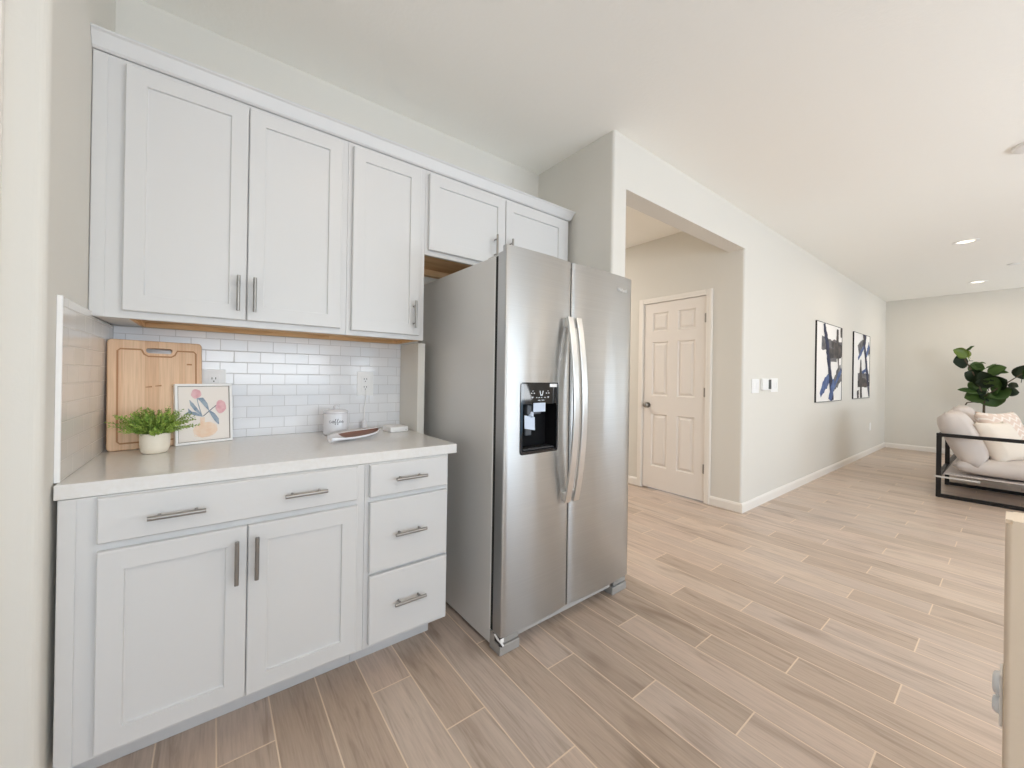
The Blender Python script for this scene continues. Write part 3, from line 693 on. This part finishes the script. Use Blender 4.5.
# potted greenery
PX, PY = 0.172, -0.262
PP = tag(empty('potted_plant', (PX, PY, ZC)), 'small feathery green plant in a cream pot in front of the cutting board', 'plant')
b = BM(); lathe(b, [(0, 0.0006), (0.034, 0.0006), (0.041, 0.007), (0.0445, 0.026), (0.0455, 0.050), (0.0455, 0.072), (0.0440, 0.076), (0.0415, 0.075), (0.0410, 0.062), (0, 0.060)], (PX, PY, ZC), 40)
obj('pot', b, mat('cream_ceramic', hexc(238, 228, 212), 0.5, bump=(70, 0.3)), PP)
b = BM(); lathe(b, [(0.0408, 0.0610), (0.03, 0.064), (0, 0.065)], (PX, PY, ZC), 24); obj('soil', b, mat('soil', (0.05, 0.035, 0.02), 0.9), PP)
m_fern = mat('fern_green', hexc(168, 190, 92), 0.5, var=(30, hexc(104, 142, 56)))
b = BM(); rnd = random.Random(5)
for k in range(150):
    az = rnd.uniform(0, 2*PI); el = rnd.uniform(0.10, 1.40); L = rnd.uniform(0.060, 0.105) if el > 0.7 else rnd.uniform(0.085, 0.135)
    p = Vector((PX+0.028*math.cos(az)*rnd.random(), PY+0.028*math.sin(az)*rnd.random(), ZC+0.066))
    d = Vector((math.cos(az)*math.cos(el), math.sin(az)*math.cos(el), math.sin(el)+0.15)).normalized(); n = 12; prev = p
    for i in range(n):
        t = i/n; d2 = (d + Vector((0, 0, -0.35*t*t+0.15*t))).normalized(); q = prev + d2*L/n
        s = d2.cross(Vector((0, 0, 1))); s = s.normalized() if s.length > 1e-3 else Vector((1, 0, 0)); u2 = s.cross(d2)
        tube(b, [prev, q], 0.0007, 3, caps=False)
        if i > 1:
            for sg in range(4):
                th = rnd.uniform(0, 2*PI); w = ((s*math.cos(th)+u2*math.sin(th))*0.8 + d2*0.8).normalized(); ll = rnd.uniform(0.009, 0.017)*(1.2-0.5*t)
                sd = d2.cross(w).normalized()*0.0019; a = q; e = q+w*ll; m1 = q+w*ll*0.5+sd; m2 = q+w*ll*0.5-sd
                add_mesh(b, [a, m1, e, m2], [(0, 1, 2, 3)])
        prev = q
o = obj('foliage', b, m_fern, PP); o['kind'] = 'stuff'

# coffee canister
CXc, CYc, CR = 0.866, -0.130, 0.0605
CC = tag(empty('coffee_canister', (CXc, CYc, ZC)), 'round white ceramic canister lettered coffee standing against the backsplash', 'canister')
m_cer = mat('white_glaze', hexc(224, 224, 228), 0.15)
b = BM(); lathe(b, [(0, 0.0006), (0.055, 0.0006), (0.0595, 0.004), (CR, 0.010), (CR, 0.104), (0.0585, 0.109), (0.054, 0.110), (0, 0.1095)], (CXc, CYc, ZC), 48); obj('body', b, m_cer, CC)
b = BM(); lathe(b, [(0, 0.1105), (0.0590, 0.1105), (0.0605, 0.113), (0.0590, 0.119), (0.044, 0.126), (0, 0.128)], (CXc, CYc, ZC), 48); lid = obj('lid', b, m_cer, CC)
b = BM(); lathe(b, [(0.007, 0.126), (0.008, 0.131), (0.013, 0.136), (0.0135, 0.141), (0.009, 0.146), (0, 0.147)], (CXc, CYc, ZC), 24); obj('knob', b, m_cer, lid)
def arcp(cx, cy, rx, ry, a0, a1, n=8): return [(cx+rx*math.cos(math.radians(a0+(a1-a0)*k/n)), cy+ry*math.sin(math.radians(a0+(a1-a0)*k/n))) for k in range(n+1)]
strokes = [arcp(0.5, 0.5, .45, .5, 50, 320)+[(1.1, .35)],
           [(1.1, .35)]+arcp(1.6, 0.5, .42, .5, 200, 560, 14)+[(2.2, .85)],
           [(2.0, .2), (2.5, .8), (2.85, 1.6), (2.75, 1.95), (2.55, 1.6), (2.5, .5), (2.45, -.6), (2.6, -.9), (2.8, -.4), (2.75, .2), (3.1, .5)],
           [(3.1, .5), (3.5, 1.0), (3.75, 1.65), (3.65, 1.95), (3.45, 1.6), (3.4, .5), (3.35, -.6), (3.5, -.9), (3.7, -.4), (3.65, .2), (4.0, .4)],
           [(4.0, .4), (4.7, .6), (4.75, .9), (4.4, 1.0), (4.1, .5), (4.3, .02), (4.7, .1), (5.0, .4)],
           [(5.0, .4), (5.7, .6), (5.75, .9), (5.4, 1.0), (5.1, .5), (5.3, .02), (5.8, .1), (6.2, .45)]]
b = BM(); a_c = math.atan2(-2.103-CYc, 0.3485-CXc)+0.06
for s_ in strokes:
    pts = []
    for u_, v_ in s_:
        th = a_c + ((u_-3.0)*0.0128)/CR*0.92; z = ZC+0.064+v_*0.0108
        pts.append((CXc+(CR+0.0002)*math.cos(th), CYc+(CR+0.0002)*math.sin(th), z))
    tube(b, pts, 0.0009, 6)
o = obj('lettering', b, mat('ink', hexc(60, 60, 70), 0.6), CC); o['label'] = 'dark script lettering'

# long leaf-shaped dish
TR = tag(empty('serving_dish', (0.918, -0.300, ZC), math.radians(30)), 'long curved white dish with a brown inside in front of the canister', 'dish')
b = BM(); n = 26; rows = []
for i in range(n+1):
    t = i/n; x_ = -0.165+0.33*t; w = 0.062*(1.15-0.45*t)*math.sin(PI*min(max(t*0.96+0.02, 0), 1))**0.6; lift = 0.006+0.020*max(0, t-.35)**1.0/0.65+0.010*(2*t-1)**2
    bow = 0.012*math.sin(2*PI*t)
    r_ = []
    for j in range(9):
        s_ = j/8*2-1; r_.append((x_, bow+w*s_, lift*0.55+0.015*abs(s_)**2.2+0.13*w*(s_+1)))
    rows.append(r_)
V = [b.verts.new(p) for r_ in rows for p in r_]; V2 = [b.verts.new((p[0], p[1]*1.04, max(p[2]-0.007, 0.0006))) for r_ in rows for p in r_]
for i in range(n):
    for j in range(8):
        a_ = i*9+j; f = b.faces.new((V[a_], V[a_+1], V[a_+10], V[a_+9])); f.smooth = True; f.material_index = 1 if (0.30 < i/n and 1 <= j <= 6) else 0
        f = b.faces.new((V2[a_+9], V2[a_+10], V2[a_+1], V2[a_])); f.smooth = True
for i in range(n):
    for j in (0, 8): b.faces.new((V[i*9+j], V[(i+1)*9+j], V2[(i+1)*9+j], V2[i*9+j]))
for i in (0, n):
    for j in range(8): b.faces.new((V[i*9+j], V[i*9+j+1], V2[i*9+j+1], V2[i*9+j]))
obj('dish', b, [m_cer, mat('brown_glaze', hexc(134, 96, 82), 0.45)], TR, local=True)

# outlets on the backsplash
def outlet(x0, x1, z0, z1, label, y=-0.0116, gfci=False):
    xc, zc = (x0+x1)/2, (z0+z1)/2
    r = tag(empty('wall_outlet', (xc, y, zc)), label, 'outlet')
    b = BM(); box(b, x0, x1, y-0.006, y, z0, z1, 0.002, seg=2); obj('cover_plate', b, m_white, r)
    b = BM(); box(b, xc-0.022, xc+0.022, y-0.0075, y-0.0055, zc-0.043, zc+0.043, 0.0008)
    if gfci: box(b, xc-0.009, xc+0.009, y-0.0092, y-0.0074, zc-0.006, zc+0.006, 0.0006)
    obj('receptacle', b, m_white, r)
    for s_ in (-1, 1):
        b = BM(); q_ = zc+s_*0.022
        box(b, xc-0.0085, xc-0.0055, y-0.0078, y-0.007, q_, q_+0.009); box(b, xc+0.0055, xc+0.0085, y-0.0078, y-0.007, q_, q_+0.009); box(b, xc-0.0025, xc+0.0025, y-0.0078, y-0.007, q_-0.011, q_-0.006)
        obj('socket', b, m_darkgrey, r)
    return r
outlet(0.3050, 0.3975, 1.098, 1.2325, 'white outlet behind the tulip print, left one on the tile backsplash', gfci=True)
outlet(1.0080, 1.1000, 1.102, 1.2360, 'white outlet above the small white box, right one on the backsplash')
# charger hanging from the right outlet
CH = tag(empty('phone_charger', (1.048, -0.045, ZC)), 'thin white cord from the right outlet to a small white device', 'charger')
b = BM(); lathe(b, [(0, 0.0006), (0.012, 0.0006), (0.0150, 0.006), (0.0155, 0.030), (0.013, 0.048), (0.006, 0.056), (0, 0.057)], (1.043, -0.040, ZC), 20); obj('device', b, m_cer, CH)
b = BM(); tube(b, [(1.054, -0.020, 1.136), (1.056, -0.028, 1.128), (1.055, -0.027, 1.09), (1.049, -0.026, 1.03), (1.044, -0.036, 0.985), (1.043, -0.040, 0.968)], 0.0022, 8); obj('cord', b, m_white, CH)
# small flat box
HB = tag(empty('small_box', (1.175, -0.165, ZC), math.radians(4)), 'small flat white rounded box at the right end of the counter', 'box')
b = BM(); box(b, -0.053, 0.053, -0.052, 0.052, 0.0006, 0.0290, 0.006, seg=3); obj('case', b, m_white, HB, local=True)
b = BM(); box(b, 0.034, 0.042, -0.0526, -0.0518, 0.010, 0.014); obj('indicator', b, m_greyp, HB, local=True)

# ------------------------------------------------------------------ gallery wall
def wall_switch(x0, x1, z0, z1, label, n):
    xc, zc = (x0+x1)/2, (z0+z1)/2
    r = tag(empty('light_switch', (xc, YG, zc)), label, 'light switch')
    b = BM(); box(b, x0, x1, YG-0.007, YG-0.0004, z0, z1, 0.002, seg=2); obj('cover_plate', b, m_white, r)
    for k in range(n):
        c_ = x0+(x1-x0)*(k+.5)/n; b = BM(); box(b, c_-0.017, c_+0.017, YG-0.0105, YG-0.0068, zc-0.033, zc+0.033, 0.0015); obj('rocker', b, m_white, r)
wall_switch(4.571, 4.734, 1.103, 1.240, 'white switch plate nearest the wall corner, left of the thermostat', 2)
wall_switch(5.045, 5.245, 1.108, 1.252, 'white switch plate right of the thermostat on the gallery wall', 3)
r = tag(empty('thermostat', (4.895, YG, 1.188)), 'small white thermostat with dark screen between two switch plates', 'thermostat')
b = BM(); box(b, 4.787, 5.005, YG-0.026, YG-0.0004, 1.131, 1.245, 0.005, seg=2); obj('case', b, m_white, r)
b = BM(); box(b, 4.925, 4.995, YG-0.0268, YG-0.0255, 1.140, 1.236, 0.0004); obj('screen', b, m_darkgrey, r)
r = tag(empty('wall_outlet', (9.665, YG, 0.468)), 'small white outlet low on the gallery wall near the far corner', 'outlet')
b = BM(); box(b, 9.61, 9.72, YG-0.006, YG-0.0004, 0.40, 0.535, 0.002); obj('cover_plate', b, m_white, r)
b = BM(); box(b, 9.643, 9.687, YG-0.0075, YG-0.0058, 0.424, 0.511, 0.001); obj('receptacle', b, m_white, r)

m_canvas = mat('canvas_white', hexc(240, 238, 236), 0.8); m_navy = mat('paint_navy', hexc(42, 52, 92), 0.7, var=(9, hexc(20, 24, 44)))
m_char = mat('paint_charcoal', hexc(44, 42, 46), 0.7, var=(12, hexc(92, 84, 80))); m_blue = mat('paint_blue', hexc(92, 116, 164), 0.7, var=(8, hexc(46, 62, 110))); m_smear = mat('paint_grey', hexc(120, 118, 120), 0.7, var=(14, hexc(70, 70, 78)))
def painting(x0, x1, z0, z1, label, strokes):
    r = tag(empty('canvas_painting', ((x0+x1)/2, YG, z0)), label, 'painting', 'abstract canvases on the gallery wall')
    T_ = 0.016; b = BM(); w = 0.007; yb_ = YG-0.0004
    for a0, a1, c0, c1 in ((x0, x1, z0, z0+w), (x0, x1, z1-w, z1), (x0, x0+w, z0+w, z1-w), (x1-w, x1, z0+w, z1-w)): box(b, a0, a1, yb_-T_, yb_, c0, c1, 0.001)
    obj('frame', b, m_blackmetal, r)
    b = BM(); yf = yb_-T_+0.004; box(b, x0+w, x1-w, yf, yb_, z0+w, z1-w)
    rnd = random.Random(11); lay = 0
    for mi, pts, ws in strokes:
        lay += 1; P_ = []; n = len(pts)
        # resample with a slight hand wobble
        for i in range(n-1):
            for k in range(6):
                t = k/6; P_.append((pts[i][0]+(pts[i+1][0]-pts[i][0])*t, pts[i][1]+(pts[i+1][1]-pts[i][1])*t, 1.3*(ws[i]+(ws[i+1]-ws[i])*t)))
        P_.append((*pts[-1], 1.3*ws[-1])); L_, R_ = [], []
        X = lambda s_: x0+w+min(max(s_, 0), 1)*(x1-x0-2*w); Z = lambda t_: z1-w-min(max(t_, 0), 1)*(z1-z0-2*w)
        for i, p in enumerate(P_):
            a_ = P_[max(i-1, 0)]; c_ = P_[min(i+1, len(P_)-1)]; dx, dy = c_[0]-a_[0], c_[1]-a_[1]; l_ = math.hypot(dx, dy) or 1; nx, ny = -dy/l_, dx/l_
            h1 = p[2]/2*rnd.uniform(.8, 1.2); h2 = p[2]/2*rnd.uniform(.8, 1.2)
            L_.append(b.verts.new((X(p[0]+nx*h1), yf-0.0003*lay, Z(p[1]+ny*h1)))); R_.append(b.verts.new((X(p[0]-nx*h2), yf-0.0003*lay, Z(p[1]-ny*h2))))
        for i in range(len(P_)-1):
            try: b.faces.new((L_[i], L_[i+1], R_[i+1], R_[i])).material_index = mi
            except ValueError: pass
    obj('canvas', b, [m_canvas, m_navy, m_char, m_blue, m_smear], r)
painting(6.530, 7.725, 0.962, 1.992, 'abstract blue and black canvas on the gallery wall, nearer the hallway opening', [
    (4, [(.18, .25), (.5, .27), (1.0, .25)], [.13, .12, .10]), (2, [(.45, .38), (.75, .37), (1.0, .34)], [.10, .11, .09]), (2, [(.55, .24), (1.0, .29)], [.06, .08]), (4, [(.5, .46), (.78, .45)], [.03, .05]),
    (3, [(.15, .92), (.35, .76), (.58, .66)], [.05, .13, .07]), (4, [(.62, .85), (.8, .72), (1.0, .60)], [.06, .16, .18]), (3, [(.64, .84), (.85, .68), (1.0, .58)], [.04, .06, .05]),
    (2, [(.80, .03), (.80, .2), (.83, .35), (.86, .58)], [.06, .07, .06, .02]), (2, [(.97, .0), (.965, .13)], [.07, .06]),
    (1, [(.26, 0), (.30, .1), (.38, .24), (.45, .47), (.54, .72), (.62, 1.0)], [.05, .07, .09, .09, .10, .09]), (3, [(.66, .72), (.58, .88), (.50, 1.0)], [.06, .09, .08])])
painting(8.400, 9.500, 0.968, 2.004, 'abstract blue and black canvas on the gallery wall, nearer the far corner', [
    (4, [(.28, .28), (.45, .18), (.62, .10)], [.16, .12, .06]), (3, [(.26, .40), (.45, .28), (.62, .18)], [.04, .06, .04]), (3, [(.98, .14), (.85, .26), (.72, .36)], [.10, .08, .05]), (4, [(1.0, .22), (.9, .30)], [.06, .05]),
    (4, [(.25, .66), (.6, .66), (1.0, .68)], [.08, .09, .08]), (2, [(.25, .78), (.6, .76), (1.0, .78)], [.09, .12, .06]), (3, [(.5, .60), (.75, .56)], [.03, .05]),
    (2, [(.42, .40), (.42, .6), (.44, .8), (.46, 1.0)], [.04, .09, .08, .09]), (2, [(.26, .88), (.27, 1.0)], [.09, .08]),
    (1, [(.64, 0), (.64, .18), (.72, .36), (.84, .60), (.90, .8), (.97, .98)], [.16, .08, .08, .09, .07, .04]), (2, [(.62, .02), (.60, .12)], [.07, .05])])

# ------------------------------------------------------------------ ceiling fittings
for (x_, y_), lb in zip(LIT, ('lit recessed ceiling light nearer the kitchen, larger of the two in view', 'lit recessed ceiling light nearer the far wall, smaller of the two in view')):
    r = tag(empty('recessed_light', (x_, y_, H)), lb, 'ceiling light')
    b = BM(); lathe(b, [(0.092, -0.0005), (0.092, -0.003), (0.086, -0.006), (0.062, -0.005), (0.060, -0.0008)], (x_, y_, H), 32); obj('trim_ring', b, m_white, r)
    b = BM(); lathe(b, [(0.061, -0.0015), (0.04, -0.0030), (0, -0.0040)], (x_, y_, H), 32); obj('lens', b, m_lens, r)
    can_lamp((x_, y_, H-0.015), 16, size=0.14)
r = tag(empty('smoke_detector', (4.675, -2.165, H)), 'round white disc on the ceiling at the right picture edge, nearer one', 'smoke detector')
b = BM(); lathe(b, [(0.098, -0.0005), (0.100, -0.006), (0.096, -0.016), (0.080, -0.022), (0, -0.024)], (4.675, -2.165, H), 36); obj('case', b, m_white, r)
r = tag(empty('sprinkler_cover', (8.76, -2.06, H)), 'tiny flat white disc on the ceiling beside the lit recessed lights', 'sprinkler cover')
b = BM(); lathe(b, [(0.045, -0.002), (0.050, -0.006), (0.048, -0.009), (0, -0.0095)], (8.76, -2.06, H), 28); obj('disc', b, m_white, r)
b = BM(); tube(b, [(8.76, -2.06, H-0.0005), (8.76, -2.06, H-0.004)], 0.030, 20); obj('collar', b, m_greyp, r)

# outlet on the end of the low wall
r = tag(empty('wall_outlet', (1.9205, -2.0893, 0.475)), 'pale outlet with two rounded caps on the low cream wall at right', 'outlet')
b = BM(); box(b, 1.886, 1.955, -2.0890, -2.0840, 0.415, 0.535, 0.0015); obj('cover_plate', b, m_white, r)
m_cap = mat('pale_cap', hexc(232, 236, 240), 0.5)
for z_, rr in ((0.500, 0.027), (0.449, 0.020)):
    b = BM(); tube(b, [(1.9205, -2.0842, z_), (1.9205, -2.0800, z_), (1.9205, -2.0755, z_), (1.9205, -2.0735, z_)], [rr, rr, rr*0.85, rr*0.5], 20); obj('safety_cap', b, m_cap, r)

# ------------------------------------------------------------------ sofa (seen from its left end; back toward the gallery wall)
SX0, SX1, SY0, SY1 = 6.800, 8.960, -1.625, -2.500
SF = tag(empty('sofa', ((SX0+SX1)/2, -2.06, 0)), 'black metal framed sofa with loose light grey cushions in the far room', 'sofa')
m_linen = mat('grey_linen', hexc(205, 196, 190), 0.85, bump=(260, 0.3)); m_ivory = mat('ivory_linen', hexc(232, 222, 210), 0.85, bump=(260, 0.25))
def bar(b, p0, p1, w=0.036):
    x0, x1 = sorted((p0[0], p1[0])); y0, y1 = sorted((p0[1], p1[1])); z0, z1 = sorted((p0[2], p1[2])); h = w/2
    box(b, x0-h, x1+h, y0-h, y1+h, z0-h, z1+h, 0.002)
h = 0.018
for x_, nm, zt in ((SX0+h, 'arm_frame', 0.672), (SX1-h, 'arm_frame', 0.672)):
    b = BM(); bar(b, (x_, SY0, 0.022), (x_, SY0, zt)); bar(b, (x_, SY1, 0.022), (x_, SY1, zt)); bar(b, (x_, SY0, zt), (x_, SY1, zt), 0.035); bar(b, (x_, SY0, 0.022), (x_, SY1, 0.022), 0.035)
    obj(nm, b, m_blackmetal, SF)
b = BM(); x_ = 7.70; bar(b, (x_, SY0, 0.022), (x_, SY0, 0.66)); bar(b, (x_, SY0, 0.0215), (x_, SY1, 0.0215), 0.034); bar(b, (x_, SY1, 0.022), (x_, SY1, 0.24)); obj('middle_frame', b, m_blackmetal, SF)
b = BM(); bar(b, (SX0+.04, SY0, 0.66), (SX1-.04, SY0, 0.66)); bar(b, (SX0+.04, SY0, 0.24), (SX1-.04, SY0, 0.24)); bar(b, (SX0+.04, SY1, 0.24), (SX1-.04, SY1, 0.24))
obj('back_rails', b, m_blackmetal, SF)
b = BM(); box(b, SX0+.05, SX1-.05, SY1+0.03, SY0-0.03, 0.246, 0.256, 0.002); obj('seat_base', b, m_linen, SF)
b = BM(); box(b, SX0-0.003, SX0+0.001, SY0-.27, SY0+0.03, 0.214, 0.232, 0.001); box(b, SX0-0.003, SX0+.05, SY0+0.019, SY0+0.023, 0.212, 0.234); o = obj('strap', b, mat('pale_strap', hexc(200, 196, 190), 0.5), SF); o['label'] = 'pale strap across the frame'
for x_, y_ in ((SX0+h, SY0), (SX0+h, SY1), (SX1-h, SY0), (SX1-h, SY1), (7.70, SY0), (7.70, SY1)):
    b = BM(); tube(b, [(x_, y_, 0.0004), (x_, y_, 0.006)], 0.014, 10); obj('foot_pad', b, m_darkgrey, SF)
def pillow(W_, Hh, T, n=14, pinch=0.10, sag=0.0):
    """pillow in the x-z plane, thickness along y, centred"""
    b = BM(); front, back = [], []
    for sgn, store in ((-1, front), (1, back)):
        for i in range(n+1):
            row = []
            for j in range(n+1):
                u_, v_ = 2*i/n-1, 2*j/n-1
                k = 1-pinch*(1-abs(v_)**2)*abs(u_)**3 ; k2 = 1-pinch*(1-abs(u_)**2)*abs(v_)**3
                t = ((1-u_**4)*(1-v_**4))**0.42
                row.append((u_*W_/2*k, sgn*T/2*t, v_*Hh/2*k2 - sag*(1-u_*u_)*(v_ > 0)*v_))
            store.append(row)
    for g_ in (front, back):
        V_ = [[b.verts.new(p) for p in row] for row in g_]
        for i in range(n):
            for j in range(n):
                f = b.faces.new((V_[i][j], V_[i+1][j], V_[i+1][j+1], V_[i][j+1])); f.smooth = True
    bmesh.ops.remove_doubles(b, verts=b.verts[:], dist=1e-4)
    return b
def cushion_part(name, W_, Hh, T, loc, tilt, m_, yaw=0, parent=SF, pinch=.05):
    b = pillow(W_, Hh, T, 16, pinch); Tm = Matrix.Translation(loc) @ Matrix.Rotation(yaw, 4, 'Z') @ Matrix.Rotation(tilt, 4, 'X')
    for v in b.verts: v.co = Tm @ v.co
    return obj(name, b, m_, parent)
for cx_, w_ in ((7.245, 0.83), (8.30, 1.16)):
    cushion_part('seat_cushion', w_, 0.76, 0.18, (cx_, -2.085, 0.352), math.radians(-90), m_linen)
for cx_, w_ in ((7.19, 0.70), (8.24, 0.80)):
    cushion_part('back_cushion', w_, 0.60, 0.24, (cx_, -1.765, 0.640 if cx_ < 8 else 0.665), math.radians(-22), m_linen, pinch=.08)
def throw(name, label, W_, Hh, T, loc, tilt, yaw, m_):
    b = pillow(W_, Hh, T, 14, 0.12); Rm = Matrix.Rotation(yaw, 4, 'Z') @ Matrix.Rotation(tilt, 4, 'X')
    for v in b.verts: v.co = Rm @ v.co
    o = obj(name, b, m_, local=True); o.location = loc; return tag(o, label, 'pillow')
throw('throw_pillow', 'ivory throw pillow leaning on the grey back cushion of the sofa', 0.48, 0.46, 0.17, (7.24, -2.010, 0.612), math.radians(-24), math.radians(-22), m_ivory)
m_pat = mat('patterned_linen', hexc(226, 206, 192), 0.85); g = NG(m_pat); x = g.xyz()
wv = g.m('ABSOLUTE', g.m('SUBTRACT', g.m('FRACT', g.m('MULTIPLY', g.m('ADD', x[2], g.m('MULTIPLY', g.m('ABSOLUTE', g.m('SUBTRACT', g.m('FRACT', g.m('MULTIPLY', x[0], 12.0)), 0.5)), 0.08)), 16.0)), 0.5))
g.L.new(g.mix(g.m('LESS_THAN', wv, 0.17), hexc(226, 206, 192), hexc(240, 230, 222)), g.b.inputs['Base Color'])
throw('throw_pillow', 'peach patterned throw pillow at the back of the sofa', 0.52, 0.46, 0.15, (7.90, -2.010, 0.690), math.radians(-20), math.radians(-30), m_pat)

# ------------------------------------------------------------------ fiddle leaf fig
FX, FY = 10.30, -1.815
FG = tag(empty('fiddle_leaf_fig', (FX, FY, 0)), 'tall broad-leaved green fig plant standing behind the sofa', 'plant')
b = BM(); lathe(b, [(0, 0.001), (0.14, 0.001), (0.155, 0.02), (0.175, 0.30), (0.178, 0.33), (0.165, 0.335), (0.16, 0.30), (0, 0.29)], (FX, FY, 0), 32); obj('pot', b, mat('grey_pot', hexc(190, 186, 180), 0.6), FG)
b = BM(); lathe(b, [(0.159, 0.296), (0, 0.302)], (FX, FY, 0), 24); obj('soil', b, bpy.data.materials['soil'], FG)
b = BM()
tube(b, [(FX, FY, 0.29), (FX+.01, FY+.01, 0.7), (FX, FY+.01, 1.0), (FX-.02, FY+.08, 1.3), (FX-.02, FY+.17, 1.55), (FX, FY+.27, 1.78)], [.017, .015, .012, .009, .007, .005], 10)
tube(b, [(FX, FY+.02, 1.02), (FX-.05, FY-.10, 1.15), (FX-.04, FY-.22, 1.28), (FX-.03, FY-.33, 1.40)], [.010, .008, .007, .005], 8)
tube(b, [(FX, FY, 0.93), (FX-.02, FY+.10, 0.945), (FX-.02, FY+.17, 0.93), (FX-.02, FY+.185, 0.89)], [.008, .008, .008, .010], 8)
obj('trunk', b, mat('bark', hexc(92, 80, 64), 0.8), FG)
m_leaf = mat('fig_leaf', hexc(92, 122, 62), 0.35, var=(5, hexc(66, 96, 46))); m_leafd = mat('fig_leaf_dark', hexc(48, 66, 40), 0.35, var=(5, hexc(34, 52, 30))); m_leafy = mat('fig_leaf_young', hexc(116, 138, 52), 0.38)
def leaf(base, tip, w, face, m_, curl=0.12):
    base, tip = Vector(base), Vector(tip); d = tip-base; L = d.length; d.normalize(); f = Vector(face); f = (f-d*f.dot(d)).normalized(); s = d.cross(f)
    b = BM(); n = 9; rows = []
    for i in range(n+1):
        t = i/n; ww = 1.22*w*(0.04+math.sin(PI*min(t, .999)**0.8)**0.75*(0.72+0.28*t)) if i < n else w*0.06
        c_ = base+d*L*t - f*curl*L*(t**2)
        rows.append([b.verts.new(c_+s*ww/2*k + f*(0.10*ww*abs(k)**1.5 + 0.006*math.sin(t*11)*abs(k))) for k in (-1, -.5, 0, .5, 1)])
    for i in range(n):
        for j in range(4): q_ = b.faces.new((rows[i][j], rows[i][j+1], rows[i+1][j+1], rows[i+1][j])); q_.smooth = True
    bmesh.ops.solidify(b, geom=b.faces[:], thickness=0.003)
    tube(b, [base-d*0.05-f*0.01, base, base+d*0.03], 0.004, 6)
    return obj('leaf', b, m_, FG)
CAMV = Vector((-9.9, -0.3, 0.1)).normalized()
def lp(u, v, dx=0.0):
    """point of the plant seen from the doorway: u, v in a 0-849 x 0-768 sketch grid over the crown"""
    k = 94/849
    U_ = 930+u*k; V_ = 335+v*k
    dr = fwd + R*((U_-512+39.29)/376.11) - U*((V_-384+8.132)/376.11); t = (FX+dx-0.3485)/dr.x
    return Vector((0.3485, -2.103, 1.22))+dr*t
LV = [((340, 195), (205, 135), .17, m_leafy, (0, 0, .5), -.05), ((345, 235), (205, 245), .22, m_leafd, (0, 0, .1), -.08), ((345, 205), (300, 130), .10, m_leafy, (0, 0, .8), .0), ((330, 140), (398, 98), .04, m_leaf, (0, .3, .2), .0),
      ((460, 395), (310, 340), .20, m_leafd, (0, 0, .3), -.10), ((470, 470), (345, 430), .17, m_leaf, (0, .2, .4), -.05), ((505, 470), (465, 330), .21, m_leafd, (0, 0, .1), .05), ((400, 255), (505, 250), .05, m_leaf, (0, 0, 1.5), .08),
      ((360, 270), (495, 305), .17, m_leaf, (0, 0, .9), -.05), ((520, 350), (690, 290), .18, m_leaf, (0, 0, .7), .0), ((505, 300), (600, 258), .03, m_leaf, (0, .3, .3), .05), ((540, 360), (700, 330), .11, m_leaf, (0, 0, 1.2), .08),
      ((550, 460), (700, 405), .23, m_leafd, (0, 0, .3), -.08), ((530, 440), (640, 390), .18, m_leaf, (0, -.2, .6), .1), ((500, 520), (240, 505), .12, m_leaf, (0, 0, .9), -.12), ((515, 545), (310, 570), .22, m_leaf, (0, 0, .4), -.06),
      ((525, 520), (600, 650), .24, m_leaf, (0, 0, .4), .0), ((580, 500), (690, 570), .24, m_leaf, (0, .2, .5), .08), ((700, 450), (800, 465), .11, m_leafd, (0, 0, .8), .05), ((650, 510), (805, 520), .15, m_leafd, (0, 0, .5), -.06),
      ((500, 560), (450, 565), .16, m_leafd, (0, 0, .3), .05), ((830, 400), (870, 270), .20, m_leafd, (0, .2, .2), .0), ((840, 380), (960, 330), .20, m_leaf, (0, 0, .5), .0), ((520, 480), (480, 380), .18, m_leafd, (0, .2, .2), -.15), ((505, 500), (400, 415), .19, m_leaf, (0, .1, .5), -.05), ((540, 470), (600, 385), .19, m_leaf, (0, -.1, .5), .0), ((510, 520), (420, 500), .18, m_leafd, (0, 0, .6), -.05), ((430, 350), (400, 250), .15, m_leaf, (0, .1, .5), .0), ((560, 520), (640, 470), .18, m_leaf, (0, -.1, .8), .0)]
for k, (p0, p1, w_, mm, fo, cu) in enumerate(LV):
    dx = ((k*37) % 11-5)*0.018-0.03
    leaf(lp(*p0), lp(*p1, dx), w_, CAMV+Vector(fo), mm, cu)
